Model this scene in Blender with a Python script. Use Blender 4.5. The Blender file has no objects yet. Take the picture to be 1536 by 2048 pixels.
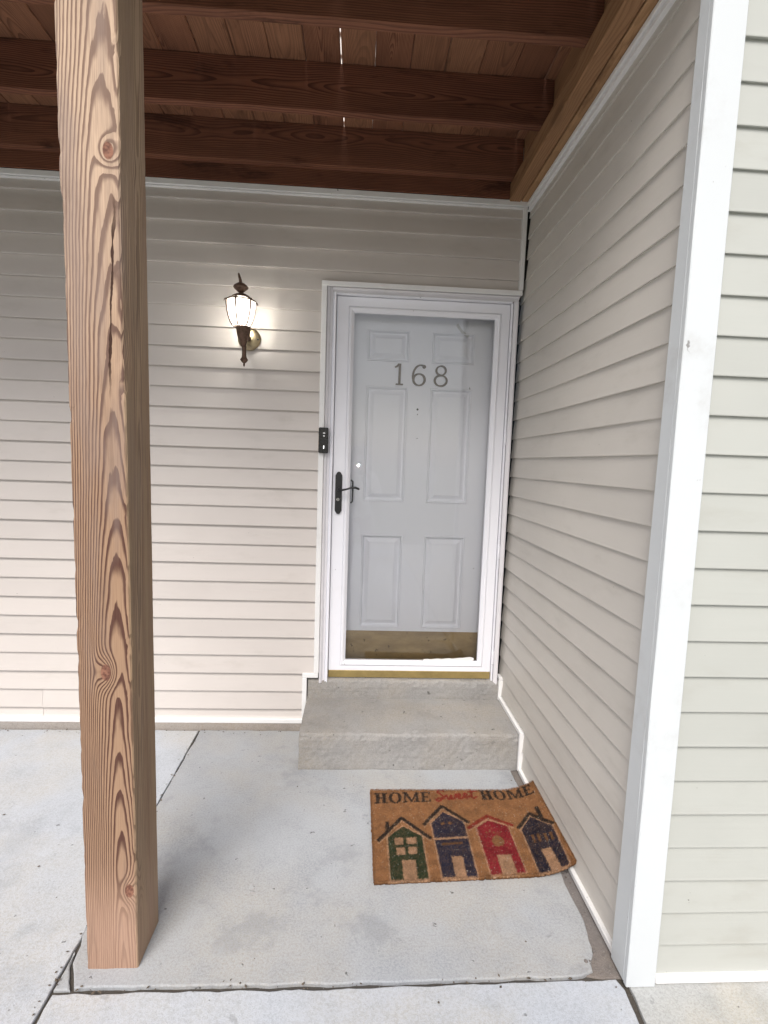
import bpy, bmesh, math, random
import numpy as np
from mathutils import Vector, Matrix, noise as mnoise

scene = bpy.context.scene
C = scene.collection
R = math.radians
random.seed(7)

# ------------------------------------------------------------------ camera
cam_d = bpy.data.cameras.new('camera')
cam = bpy.data.objects.new('camera', cam_d)
C.objects.link(cam)
right = Vector((0.99813119, -0.05062238, 0.03422732))
up = Vector((-0.02911044, 0.09857335, 0.99470391))
fwd = Vector((0.05372818, 0.99384137, -0.09691549))
m = Matrix.Identity(4)
for i in range(3):
    m[i][0] = right[i]; m[i][1] = up[i]; m[i][2] = -fwd[i]
m[0][3], m[1][3], m[2][3] = -0.83578, -2.67775, 1.48271
cam.matrix_world = m
cam_d.sensor_fit = 'VERTICAL'
cam_d.sensor_height = 36.0
cam_d.sensor_width = 27.0
cam_d.lens = 1005.266 / 2048 * 36.0
cam_d.clip_start = 0.02
cam_d.clip_end = 2000
scene.camera = cam

# ------------------------------------------------------------------ sky and sun
SUN_AZ, SUN_EL = R(195), R(49)       # behind the photographer, to the left
world = bpy.data.worlds.new('World')
scene.world = world
world.use_nodes = True
wn = world.node_tree
bg = wn.nodes['Background']
sky = wn.nodes.new('ShaderNodeTexSky')
sky.sky_type = 'NISHITA'
sky.sun_disc = False
sky.sun_elevation = SUN_EL
sky.sun_rotation = SUN_AZ
sky.dust_density = 4.0
sky.air_density = 1.0
hs = wn.nodes.new('ShaderNodeHueSaturation')
hs.inputs['Saturation'].default_value = 0.85      # bright, mostly clouded sky
wn.links.new(sky.outputs[0], hs.inputs['Color'])
wn.links.new(hs.outputs[0], bg.inputs['Color'])
bg.inputs['Strength'].default_value = 0.075
sun_d = bpy.data.lights.new('sun', 'SUN')
sun_d.energy = 1.5
sun_d.angle = R(34)
sun_d.color = (1.0, 0.99, 0.975)
sun = bpy.data.objects.new('sun', sun_d)
C.objects.link(sun)
sdir = Vector((math.sin(SUN_AZ) * math.cos(SUN_EL), math.cos(SUN_AZ) * math.cos(SUN_EL), math.sin(SUN_EL)))
sun.rotation_euler = sdir.to_track_quat('Z', 'Y').to_euler()
sun.location = (-6, -8, 9)

scene.view_settings.view_transform = 'Standard'
scene.view_settings.look = 'None'
scene.view_settings.gamma = 1.0
scene.view_settings.use_curve_mapping = False
scene.view_settings.exposure = 1.04
scene.render.engine = 'CYCLES'
scene.cycles.max_bounces = 6
scene.cycles.diffuse_bounces = 3
scene.cycles.transparent_max_bounces = 8
scene.cycles.sample_clamp_indirect = 6.0

# ------------------------------------------------------------------ node helpers
class S:
    """A scalar socket with arithmetic."""
    def __init__(s, nt, k): s.nt, s.k = nt, k
    def op(s, o, *a):
        n = s.nt.nodes.new('ShaderNodeMath'); n.operation = o
        for i, v in enumerate((s,) + a):
            if isinstance(v, S): s.nt.links.new(v.k, n.inputs[i])
            else: n.inputs[i].default_value = v
        return S(s.nt, n.outputs[0])
    def __add__(s, o): return s.op('ADD', o)
    __radd__ = __add__
    def __sub__(s, o): return s.op('SUBTRACT', o)
    def __rsub__(s, o): return s.op('MULTIPLY', -1.0) + o
    def __mul__(s, o): return s.op('MULTIPLY', o)
    __rmul__ = __mul__
    def __truediv__(s, o): return s.op('DIVIDE', o)
    def sqrt(s): return s.op('SQRT')
    def fract(s): return s.op('FRACT')
    def abs(s): return s.op('ABSOLUTE')
    def max(s, o): return s.op('MAXIMUM', o)
    def min(s, o): return s.op('MINIMUM', o)
    def expneg(s):
        n = s.nt.nodes.new('ShaderNodeMath'); n.operation = 'POWER'
        n.inputs[0].default_value = 0.3678794
        s.nt.links.new(s.k, n.inputs[1]); return S(s.nt, n.outputs[0])
    def ramp(s, a, b, lo=0.0, hi=1.0, smooth=True):
        n = s.nt.nodes.new('ShaderNodeMapRange')
        n.interpolation_type = 'SMOOTHSTEP' if smooth else 'LINEAR'
        n.clamp = True
        s.nt.links.new(s.k, n.inputs[0])
        for i, v in zip((1, 2, 3, 4), (a, b, lo, hi)): n.inputs[i].default_value = v
        return S(s.nt, n.outputs[0])

class MB:
    """Material builder."""
    def __init__(s, name, rough=0.5, metal=0.0, spec=0.5):
        s.mat = bpy.data.materials.new(name); s.mat.use_nodes = True
        s.nt = s.mat.node_tree; s.b = s.nt.nodes['Principled BSDF']
        s.b.inputs['Roughness'].default_value = rough
        s.b.inputs['Metallic'].default_value = metal
        s.b.inputs['Specular IOR Level'].default_value = spec
    def n(s, t, **kw):
        n = s.nt.nodes.new(t)
        for k, v in kw.items(): setattr(n, k, v)
        return n
    def coords(s, kind='Object'):
        s.tc = s.n('ShaderNodeTexCoord')
        sep = s.n('ShaderNodeSeparateXYZ')
        s.nt.links.new(s.tc.outputs[kind], sep.inputs[0])
        return [S(s.nt, sep.outputs[i]) for i in range(3)]
    def random(s):
        return S(s.nt, s.n('ShaderNodeObjectInfo').outputs['Random'])
    def vec(s, x, y, z):
        c = s.n('ShaderNodeCombineXYZ')
        for i, v in enumerate((x, y, z)):
            if isinstance(v, S): s.nt.links.new(v.k, c.inputs[i])
            else: c.inputs[i].default_value = v
        return c.outputs[0]
    def noise(s, v, scale=1.0, detail=3.0, rough=0.55, dist=0.0):
        n = s.n('ShaderNodeTexNoise')
        s.nt.links.new(v, n.inputs['Vector'])
        n.inputs['Scale'].default_value = scale; n.inputs['Detail'].default_value = detail
        n.inputs['Roughness'].default_value = rough; n.inputs['Distortion'].default_value = dist
        return S(s.nt, n.outputs[0])
    def voronoi(s, v, scale, rnd=1.0):
        n = s.n('ShaderNodeTexVoronoi')
        s.nt.links.new(v, n.inputs['Vector']); n.inputs['Scale'].default_value = scale
        n.inputs['Randomness'].default_value = rnd
        return S(s.nt, n.outputs['Distance']), n.outputs['Color']
    def mix(s, f, a, b, mode='MIX'):
        n = s.n('ShaderNodeMix', data_type='RGBA', blend_type=mode)
        if isinstance(f, S): s.nt.links.new(f.k, n.inputs[0])
        else: n.inputs[0].default_value = f
        for sock, v in ((n.inputs[6], a), (n.inputs[7], b)):
            if isinstance(v, tuple): sock.default_value = v + (1.0,) if len(v) == 3 else v
            else: s.nt.links.new(v, sock)
        return n.outputs[2]
    def grey(s, f):
        c = s.n('ShaderNodeCombineColor')
        for i in range(3): s.nt.links.new(f.k, c.inputs[i])
        return c.outputs[0]
    def color(s, c):
        if isinstance(c, tuple): s.b.inputs['Base Color'].default_value = c + (1.0,)
        else: s.nt.links.new(c, s.b.inputs['Base Color'])
        return s
    def rough(s, f): s.nt.links.new(f.k, s.b.inputs['Roughness']); return s
    def bump(s, f, dist=0.001, strength=1.0):
        n = s.n('ShaderNodeBump')
        n.inputs['Distance'].default_value = dist; n.inputs['Strength'].default_value = strength
        s.nt.links.new(f.k, n.inputs['Height'])
        s.nt.links.new(n.outputs[0], s.b.inputs['Normal']); return s

# ------------------------------------------------------------------ materials
def vinyl(name, col, axis, seed=0.0):
    """Almond vinyl siding; axis = index of the board direction."""
    b = MB(name, rough=0.48, spec=0.4)
    x, y, z = b.coords()
    rnd = b.random()
    v = b.vec(x + seed, y + rnd * 40.0, z)
    big = b.noise(v, 1.7, 3)
    st = [6.0, 6.0, 6.0]; a = (x * (3.0 if axis == 0 else 90.0), y * (3.0 if axis == 1 else 90.0), z * 90.0)
    grain = b.noise(b.vec(a[0] + rnd * 30.0, a[1], a[2]), 1.0, 3)
    spk = b.noise(b.vec(x * 1.0 + seed, y + rnd * 9.0, z * 1.7), 38.0, 2)
    dirt = b.noise(b.vec(x * 2.0 + rnd * 13.0, y * 2.0, z * 6.0), 1.6, 5, 0.65)
    c = b.mix(big.ramp(0.3, 0.7), col, tuple(k * 0.93 for k in col))
    c = b.mix(rnd.ramp(0.0, 1.0, 0.0, 0.5), c, tuple(k * 1.05 for k in col))
    c = b.mix(dirt.ramp(0.52, 0.82, 0.0, 0.26), c, (0.30, 0.27, 0.22))
    c = b.mix(spk.ramp(0.772, 0.80, 0.0, 0.75), c, (0.07, 0.06, 0.05))
    b.color(c)
    b.rough(grain.ramp(0.2, 0.8, 0.42, 0.58))
    return b.bump(grain, 0.0006, 0.45).mat

SID = (0.60, 0.552, 0.515)
M_sidx = vinyl('vinyl_siding_x', SID, 0, 0.0)
M_sidf = vinyl('vinyl_siding_dimmed', (0.455, 0.463, 0.428), 0, 7.7)  # same siding, darkened and greyed to imitate shade on the far right wall
M_sidy = vinyl('vinyl_siding_y', (0.60, 0.565, 0.515), 1, 3.1)

def white_paint(name, col, rough=0.4, wear=0.25, axis=2):
    b = MB(name, rough=rough, spec=0.5)
    x, y, z = b.coords()
    k = [70.0, 70.0, 70.0]; k[axis] = 5.0
    g = b.noise(b.vec(x * k[0], y * k[1], z * k[2]), 1.0, 3)
    d = b.noise(b.vec(x, y, z), 4.0, 6, 0.7)
    sp = b.noise(b.vec(x, y, z * 0.6), 45.0, 2)
    c = b.mix(d.ramp(0.52, 0.82, 0.0, wear), col, (0.36, 0.33, 0.30))
    c = b.mix(sp.ramp(0.755, 0.79, 0.0, 0.7), c, (0.12, 0.10, 0.09))
    b.color(c)
    return b.bump(g, 0.0006, 0.35).mat

M_white = white_paint('white_vinyl_trim', (0.80, 0.79, 0.78), 0.4, 0.30)
M_corner = white_paint('white_painted_board', (0.62, 0.645, 0.655), 0.55, 0.42)
M_jamb = white_paint('white_door_trim', (0.72, 0.70, 0.72), 0.45, 0.45)
M_storm = white_paint('white_storm_door', (0.83, 0.83, 0.875), 0.32, 0.10)
M_entry = white_paint('white_entry_door', (0.88, 0.885, 0.93), 0.38, 0.08)

def plain(name, col, rough=0.5, metal=0.0, nscale=30.0, amt=0.25, bump=0.0005):
    b = MB(name, rough=rough, metal=metal)
    x, y, z = b.coords()
    n = b.noise(b.vec(x, y, z), nscale, 4, 0.6)
    b.color(b.mix(n.ramp(0.3, 0.75), col, tuple(k * (1 - amt) for k in col)))
    b.rough(n.ramp(0.2, 0.8, max(0.05, rough - 0.08), min(1, rough + 0.1)))
    return b.bump(n, bump, 0.4).mat

M_black = plain('black_metal', (0.012, 0.012, 0.013), 0.38, 0.0, 60, 0.3)
M_blackplastic = plain('black_plastic', (0.008, 0.008, 0.009), 0.25, 0.0, 60, 0.2, 0.0001)
M_steel = plain('brushed_steel', (0.55, 0.54, 0.52), 0.3, 1.0, 80, 0.2)
M_brassnum = plain('antique_nickel', (0.12, 0.092, 0.065), 0.36, 0.5, 60, 0.35)
M_brass = plain('polished_brass', (0.62, 0.47, 0.20), 0.38, 0.85, 9, 0.3)
M_bronze = plain('aged_bronze', (0.16, 0.095, 0.065), 0.5, 0.55, 50, 0.5, 0.001)
M_bronzeplate = plain('brass_back_plate', (0.40, 0.32, 0.20), 0.36, 0.85, 45, 0.45)
M_dark = plain('dark_house_wrap', (0.03, 0.028, 0.026), 0.9)
M_marker = plain('white_plastic', (0.75, 0.75, 0.75), 0.4)
M_strip = plain('off_white_strip', (0.72, 0.72, 0.70), 0.35)

def kick_material():
    b = MB('tarnished_brass_plate', rough=0.3, metal=0.45)
    x, y, z = b.coords()
    n = b.noise(b.vec(x * 1.5, y, z * 4.0), 4.0, 6, 0.65)
    sp = b.noise(b.vec(x, y, z), 28.0, 3)
    c = b.mix(n.ramp(0.3, 0.7), (0.46, 0.335, 0.17), (0.33, 0.235, 0.12))
    c = b.mix(sp.ramp(0.62, 0.72, 0.0, 0.7), c, (0.08, 0.05, 0.03))
    b.color(c); b.rough(n.ramp(0.3, 0.7, 0.28, 0.5))
    return b.mat
M_kick = kick_material()

def concrete(name, base, seed, warm=0.0, pits=1.0, rough_bump=1.0, stain=0.5, streak=False):
    b = MB(name, rough=0.88, spec=0.25)
    x, y, z = b.coords()
    v = b.vec(x + seed, y + seed * 0.7, z)
    big = b.noise(v, 1.6, 3, 0.6, 0.4)
    mid = b.noise(v, 4.5, 4, 0.7)
    fine = b.noise(v, 140.0, 3, 0.7)
    grit = b.noise(v, 420.0, 2, 0.7)
    agg, _ = b.voronoi(v, 70.0)
    pit = b.noise(v, 26.0, 3, 0.6)
    dk = tuple(k * 0.72 for k in base)
    wm = (base[0] * 1.04, base[1] * 0.955, base[2] * 0.83)
    c = b.mix(big.ramp(0.38, 0.62), base, wm)
    c = b.mix(mid.ramp(0.40, 0.72, 0.0, stain), c, dk)
    c = b.mix(fine.ramp(0.30, 0.70, 0.0, 0.60), c, tuple(min(0.8, k * 1.38) for k in base))
    c = b.mix(fine.ramp(0.55, 0.75, 0.0, 0.30), c, tuple(k * 0.55 for k in base))
    c = b.mix(grit.ramp(0.52, 0.68, 0.0, 0.50), c, tuple(k * 0.6 for k in base))
    c = b.mix(pit.ramp(0.685, 0.73, 0.0, 0.75 * pits), c, (0.085, 0.08, 0.075))
    blot = b.noise(b.vec(x + seed * 3.0, y, z), 3.1, 4, 0.7)
    c = b.mix(blot.ramp(0.55, 0.68, 0.0, 0.62 * stain), c, tuple(k * 0.62 for k in base))
    spl = b.noise(b.vec(x * 1.0 + 7.0, y + seed, z), 9.0, 4, 0.72, 0.6)
    c = b.mix(spl.ramp(0.66, 0.72, 0.0, 0.75 * stain), c, (0.12, 0.118, 0.115))
    pale = b.noise(b.vec(x + seed, y - 3.0, z), 5.0, 4, 0.7)
    c = b.mix(pale.ramp(0.58, 0.75, 0.0, 0.45), c, tuple(min(0.7, k * 1.28) for k in base))
    c = b.mix(agg.ramp(0.0, 0.12, 0.65, 0.0), c, (0.62, 0.60, 0.57))
    h = fine * 0.5 + grit * 0.25 + mid * 0.6 - pit.ramp(0.68, 0.75) * 0.8
    if streak:
        s = b.noise(b.vec(x * 3.0, y * 3.0, z * 60.0), 1.0, 4)
        c = b.mix(s.ramp(0.45, 0.7, 0.0, 0.22), c, dk)
        h = h + s * 0.25
    b.color(c)
    return b.bump(h, 0.0030 * rough_bump, 0.75).mat

M_slabA = concrete('porch_concrete', (0.345, 0.358, 0.375), 1.3, stain=0.60)
M_slabB = concrete('walk_concrete', (0.43, 0.452, 0.485), 5.9, stain=0.40, pits=0.7)
M_slabC = concrete('corner_concrete', (0.415, 0.42, 0.41), 9.2, stain=0.45)
M_step = concrete('step_concrete', (0.285, 0.278, 0.270), 14.0, pits=1.1, rough_bump=1.8, stain=0.5, streak=True)
M_found = concrete('foundation_concrete', (0.33, 0.30, 0.275), 21.0, pits=1.2, rough_bump=2.6, stain=0.6)
M_mortar = concrete('dirty_mortar', (0.20, 0.18, 0.17), 25.0, pits=1.2, rough_bump=3.0, stain=0.8)
M_soil = concrete('joint_dirt', (0.075, 0.068, 0.06), 30.0, rough_bump=3)

# wood with growth rings built as a solid texture --------------------------
def wood(name, axis, light, dark, ring=0.006, contrast=0.8, rough=0.75, stainc=None):
    b = MB(name, rough=rough, spec=0.25)
    co = b.coords(); rnd = b.random()
    L = co[axis]; A, B = [co[i] for i in range(3) if i != axis]
    r2 = (rnd * 17.31).fract(); r3 = (rnd * 91.7).fract()
    Ls = L + rnd * 23.0
    w1 = b.noise(b.vec(Ls * 0.9, r2 * 5.0, 0.0), 1.0, 2)
    w2 = b.noise(b.vec(Ls * 1.1, r3 * 9.0, 4.0), 1.0, 2)
    pa = (r2 - 0.5) * 0.14 + (w1 - 0.5) * 0.16
    pb = (r3 - 0.5) * 0.10 + (w2 - 0.5) * 0.12 + 0.03
    da, db = A - pa, B - pb
    d = (da * da + db * db).sqrt()
    fl = b.noise(b.vec(Ls * 2.2, A * 14.0, B * 14.0), 1.0, 3)
    kn, _ = b.voronoi(b.vec(Ls * 1.3, A * 3.5 + r2 * 7.0, B * 3.5), 1.0)
    e = (kn * kn * 60.0).expneg()
    d = d + (fl - 0.5) * 0.010 + e * 0.03
    t = (d / ring).fract()
    late = t.ramp(0.30, 0.92) * (1.0 - t.ramp(0.94, 1.0))
    fib = b.noise(b.vec(Ls * 6.0, A * 320.0, B * 320.0), 1.0, 2)
    c = b.mix(late * contrast, light, dark)
    c = b.mix(kn.ramp(0.05, 0.13, 0.85, 0.0), c, tuple(k * 0.35 for k in dark))
    tint = b.noise(b.vec(Ls * 1.2, A * 6.0, B * 6.0), 1.0, 4, 0.6)
    c = b.mix(tint.ramp(0.35, 0.75, 0.0, 0.45), c, stainc or tuple(k * 0.8 for k in dark))
    c = b.mix(r2.ramp(0.0, 1.0, 0.0, 0.55), c, tuple(k * 0.50 for k in light))
    c = b.mix(r3.ramp(0.3, 1.0, 0.0, 0.45), c, (light[0] * 1.15, light[1] * 1.35, light[2] * 1.35))
    wet = b.noise(b.vec(Ls * 2.5, A * 9.0, B * 9.0 + 3.0), 1.0, 5, 0.65)
    c = b.mix(wet.ramp(0.56, 0.70, 0.0, 0.65), c, tuple(k * 0.40 for k in dark))
    c = b.mix(fib.ramp(0.3, 0.8, 0.0, 0.35), c, tuple(k * 0.7 for k in dark))
    b.color(c)
    return b.bump(late * 0.6 + fib * 0.5, 0.0009, 0.55).mat

DL, DD = (0.25, 0.098, 0.055), (0.062, 0.022, 0.014)
M_joist = wood('joist_wood', 0, DL, DD, 0.007, 0.8)
M_board = wood('deck_board_wood', 1, (0.33, 0.145, 0.078), (0.085, 0.032, 0.019), 0.005, 0.8)
M_beam = wood('beam_wood', 1, (0.47, 0.255, 0.13), (0.20, 0.085, 0.04), 0.008, 0.75, stainc=(0.10, 0.06, 0.025))

def post_wood():
    b = MB('weathered_post_wood', rough=0.72, spec=0.25)
    x, y, z = b.coords()
    w1 = b.noise(b.vec(z * 1.1, 3.3, 0.0), 1.0, 2)
    w2 = b.noise(b.vec(z * 1.7, 8.1, 2.0), 1.0, 3)
    pa = 0.034 + (w1 - 0.5) * 0.022
    pb = -0.058 + z * 0.036 + (w2 - 0.5) * 0.013
    da, db = x - pa, y - pb
    d = (da * da + db * db).sqrt()
    fl = b.noise(b.vec(z * 2.6, x * 16.0, y * 16.0), 1.0, 3)
    jag = b.noise(b.vec(z * 12.0, x * 60.0, y * 60.0), 1.0, 3)
    d = d + (fl - 0.5) * 0.0055 + (jag - 0.5) * 0.0022
    core = None
    for kx, kz, s, amp in ((0.042, 2.227, 0.024, 0.015), (0.004, 0.889, 0.026, 0.022), (0.052, 0.243, 0.026, 0.018)):
        ex, ez = x - kx, (z - kz) * 0.62
        q = (ex * ex + ez * ez) / (s * s) * (0.55 + fl * 0.9)
        d = d + q.expneg() * amp
        k = (q * 1.6).op('SQRT')
        cm = k.ramp(0.58, 0.72, 1.0, 0.0)
        core = cm if core is None else core.max(cm)
    front = y.ramp(-0.066, -0.058, 1.0, 0.0)
    core = core * front
    spacing = b.noise(b.vec(d * 20.0, 0.3, 0.7), 1.0, 1)
    t = ((d + spacing * 0.006) / 0.0050).fract()
    late = t.ramp(0.40, 0.74) * (1.0 - t.ramp(0.93, 1.0))
    fib = b.noise(b.vec(z * 7.0, x * 420.0, y * 420.0), 1.0, 3)
    fad = b.noise(b.vec(z * 1.6 + 3.0, x * 9.0, y * 9.0), 1.0, 4, 0.6)
    lowc = z.ramp(0.08, 0.42, 0.0, 1.0)       # freshly rubbed foot of the post
    highc = z.ramp(1.3, 2.3, 0.0, 1.0)        # paler and greyer towards the top
    light = b.mix(highc, (0.35, 0.222, 0.138), (0.55, 0.395, 0.28))
    light = b.mix(lowc, (0.43, 0.275, 0.195), light)
    darkc = b.mix(highc, (0.068, 0.026, 0.019), (0.19, 0.118, 0.085))
    cs = lowc.ramp(0.0, 1.0, 0.28, 0.95)
    c = b.mix(late * cs, light, darkc)
    c = b.mix(fad.ramp(0.50, 0.74, 0.0, 0.55), c, (0.27, 0.205, 0.175))
    # side face: preservative stain, painted lighter to make up for weak light there
    side = x.ramp(0.064, 0.0705, 0.0, 1.0)
    streak = b.noise(b.vec(z * 0.8, y * 24.0, 5.0), 1.0, 3)
    c = b.mix(side * streak.ramp(0.25, 0.7, 0.15, 0.60), c, (0.42, 0.30, 0.18))
    kr = b.noise(b.vec(x * 90.0, y * 90.0, z * 90.0), 1.0, 3)
    wst = b.noise(b.vec(z * 3.0, x * 30.0, y * 30.0 + 4.0), 1.0, 4, 0.65)
    c = b.mix(wst.ramp(0.52, 0.74, 0.0, 0.45), c, (0.17, 0.115, 0.085))
    c = b.mix(core, c, b.mix(kr.ramp(0.35, 0.65), (0.30, 0.14, 0.09), (0.12, 0.05, 0.035)))
    c = b.mix(fib.ramp(0.35, 0.8, 0.0, 0.40), c, (0.16, 0.085, 0.06))
    # long drying checks beside the upper knot
    wv = b.noise(b.vec(z * 5.0, 1.0, 0.0), 1.0, 4)
    ck = (x - 0.030 - (wv - 0.5) * 0.028 - z.ramp(1.5, 2.2, 0.0, 0.020)).abs()
    on = z.ramp(1.60, 1.72) * (1.0 - z.ramp(2.02, 2.16)) * front
    wd = b.noise(b.vec(z * 14.0, 7.0, 0.0), 1.0, 3).ramp(0.35, 0.7, 0.0, 0.0042)
    crack = (ck - wd).ramp(0.0, 0.0012, 1.0, 0.0) * on
    c = b.mix(crack, c, (0.05, 0.022, 0.013))
    b.color(c)
    return b.bump(late * 0.55 + fib * 0.4 - crack * 3.0, 0.0012, 0.7).mat
M_post = post_wood()

def glass_mat(name, tint, refl=1.0):
    mt = bpy.data.materials.new(name); mt.use_nodes = True
    nt = mt.node_tree
    nt.nodes.remove(nt.nodes['Principled BSDF'])
    out = nt.nodes['Material Output']
    tr = nt.nodes.new('ShaderNodeBsdfTransparent'); tr.inputs[0].default_value = tint + (1,)
    gl = nt.nodes.new('ShaderNodeBsdfGlossy'); gl.inputs['Roughness'].default_value = 0.015
    fr = nt.nodes.new('ShaderNodeFresnel'); fr.inputs[0].default_value = 1.5
    mx = nt.nodes.new('ShaderNodeMixShader')
    nt.links.new(fr.outputs[0], mx.inputs[0])
    nt.links.new(tr.outputs[0], mx.inputs[1]); nt.links.new(gl.outputs[0], mx.inputs[2])
    nt.links.new(mx.outputs[0], out.inputs['Surface'])
    return mt
M_glass = glass_mat('window_glass', (0.985, 0.988, 0.988))

def lamp_glass():
    mt = bpy.data.materials.new('frosted_lamp_glass'); mt.use_nodes = True
    nt = mt.node_tree
    nt.nodes.remove(nt.nodes['Principled BSDF'])
    out = nt.nodes['Material Output']
    tr = nt.nodes.new('ShaderNodeBsdfTransparent'); tr.inputs[0].default_value = (0.98, 0.98, 0.95, 1)
    tl = nt.nodes.new('ShaderNodeBsdfTranslucent'); tl.inputs[0].default_value = (0.9, 0.9, 0.86, 1)
    mx = nt.nodes.new('ShaderNodeMixShader'); mx.inputs[0].default_value = 0.5
    nt.links.new(tr.outputs[0], mx.inputs[1]); nt.links.new(tl.outputs[0], mx.inputs[2])
    nt.links.new(mx.outputs[0], out.inputs['Surface'])
    return mt
M_lampglass = lamp_glass()

def emit(name, col, s):
    b = MB(name)
    b.color(col)
    b.b.inputs['Emission Color'].default_value = col + (1,)
    b.b.inputs['Emission Strength'].default_value = s
    return b.mat
M_bulb = emit('lit_bulb', (1.0, 0.97, 0.90), 26.0)
M_led = emit('small_led', (1.0, 1.0, 1.0), 1.2)

def ground_mat():
    b = MB('far_ground', rough=0.95, spec=0.2)
    x, y, z = b.coords()
    v = b.vec(x, y, z)
    n = b.noise(v, 0.6, 6, 0.65); f = b.noise(v, 30.0, 3)
    c = b.mix(n.ramp(0.35, 0.65), (0.075, 0.10, 0.04), (0.12, 0.125, 0.06))
    c = b.mix(f.ramp(0.3, 0.7, 0.0, 0.5), c, (0.05, 0.06, 0.025))
    b.color(c)
    return b.bump(f, 0.02, 0.6).mat
M_ground = ground_mat()

# ------------------------------------------------------------------ mesh helpers
def link(name, me, mat, parent=None, smooth=False):
    o = bpy.data.objects.new(name, me)
    if mat is not None and not me.materials: me.materials.append(mat)
    C.objects.link(o)
    if parent is not None:
        o.parent = parent
        o.matrix_parent_inverse = world_inv(parent)
    if smooth:
        for p in me.polygons: p.use_smooth = True
    return o

def world_inv(o):
    mt = Matrix.Translation(o.location)
    if o.parent is not None: mt = o.parent.matrix_parent_inverse.inverted() @ Matrix.Identity(4) @ Matrix.Identity(4) @ mt if False else mt
    return Matrix.Translation(-o.location)

def thing(name, label, cat, loc=(0, 0, 0), group=None):
    o = bpy.data.objects.new(name, None)
    o.empty_display_size = 0.1
    o.location = loc
    C.objects.link(o)
    o['label'] = label; o['category'] = cat
    if group: o['group'] = group
    return o

def tag(o, label, cat, group=None):
    o['label'] = label; o['category'] = cat
    if group: o['group'] = group
    return o

def structure(o, label=None):
    o['kind'] = 'structure'
    if label: o['label'] = label
    return o

def bm_mesh(name, bm):
    bmesh.ops.recalc_face_normals(bm, faces=bm.faces)
    me = bpy.data.meshes.new(name); bm.to_mesh(me); bm.free()
    return me

def add_box(bm, x0, x1, y0, y1, z0, z1, bev=0.0, seg=1):
    vs = [bm.verts.new(p) for p in ((x0, y0, z0), (x1, y0, z0), (x1, y1, z0), (x0, y1, z0),
                                    (x0, y0, z1), (x1, y0, z1), (x1, y1, z1), (x0, y1, z1))]
    fs = [bm.faces.new([vs[i] for i in f]) for f in ((0, 3, 2, 1), (4, 5, 6, 7), (0, 1, 5, 4), (1, 2, 6, 5), (2, 3, 7, 6), (3, 0, 4, 7))]
    if bev > 0:
        es = list({e for f in fs for e in f.edges})
        bmesh.ops.bevel(bm, geom=es, offset=bev, segments=seg, affect='EDGES', profile=0.5)

def box(name, x0, x1, y0, y1, z0, z1, mat, parent=None, bev=0.0, seg=1):
    bm = bmesh.new(); add_box(bm, min(x0, x1), max(x0, x1), min(y0, y1), max(y0, y1), min(z0, z1), max(z0, z1), bev, seg)
    return link(name, bm_mesh(name, bm), mat, parent)

def add_loft(bm, rings, cap=True, closed=True):
    R_ = [[bm.verts.new(p) for p in r] for r in rings]
    n = len(R_[0])
    for a, b in zip(R_[:-1], R_[1:]):
        for i in range(n if closed else n - 1):
            j = (i + 1) % n
            bm.faces.new((a[i], a[j], b[j], b[i]))
    if cap:
        bm.faces.new(R_[0][::-1]); bm.faces.new(R_[-1])

def add_lathe(bm, prof, cx, cy, seg=24, cap=True):
    rings = []
    for r, z in prof:
        rings.append([(cx + max(r, 1e-4) * math.cos(2 * math.pi * i / seg), cy + max(r, 1e-4) * math.sin(2 * math.pi * i / seg), z) for i in range(seg)])
    add_loft(bm, rings, cap)

def lathe(name, prof, cx, cy, mat, parent=None, seg=24):
    bm = bmesh.new(); add_lathe(bm, prof, cx, cy, seg)
    return link(name, bm_mesh(name, bm), mat, parent, True)

def add_tube(bm, pts, rad, seg=8):
    pts = [Vector(p) for p in pts]
    rings = []
    side = None
    for i, p in enumerate(pts):
        d = (pts[min(i + 1, len(pts) - 1)] - pts[max(i - 1, 0)]).normalized()
        if side is None:
            ref = Vector((0, 0, 1)) if abs(d.z) < 0.9 else Vector((1, 0, 0))
            side = d.cross(ref).normalized()
        else:
            side = (side - d * side.dot(d)).normalized()
        o2 = d.cross(side)
        r = rad[i] if isinstance(rad, (list, tuple)) else rad
        rings.append([tuple(p + side * r * math.cos(2 * math.pi * k / seg) + o2 * r * math.sin(2 * math.pi * k / seg)) for k in range(seg)])
    add_loft(bm, rings, True)

def tube(name, pts, rad, mat, parent=None, seg=8):
    bm = bmesh.new(); add_tube(bm, pts, rad, seg)
    return link(name, bm_mesh(name, bm), mat, parent, True)

# ------------------------------------------------------------------ ground and slabs
bm = bmesh.new()
vs = [bm.verts.new(p) for p in ((-300, -600, -0.09), (300, -600, -0.09), (300, 60, -0.09), (-300, 60, -0.09))]
bm.faces.new(vs)
structure(link('ground', bm_mesh('ground', bm), M_ground))
box_o = box('soil', -6.2, 4.2, -6.6, 0.4, -0.085, -0.0125, M_soil)
structure(box_o)

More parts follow.
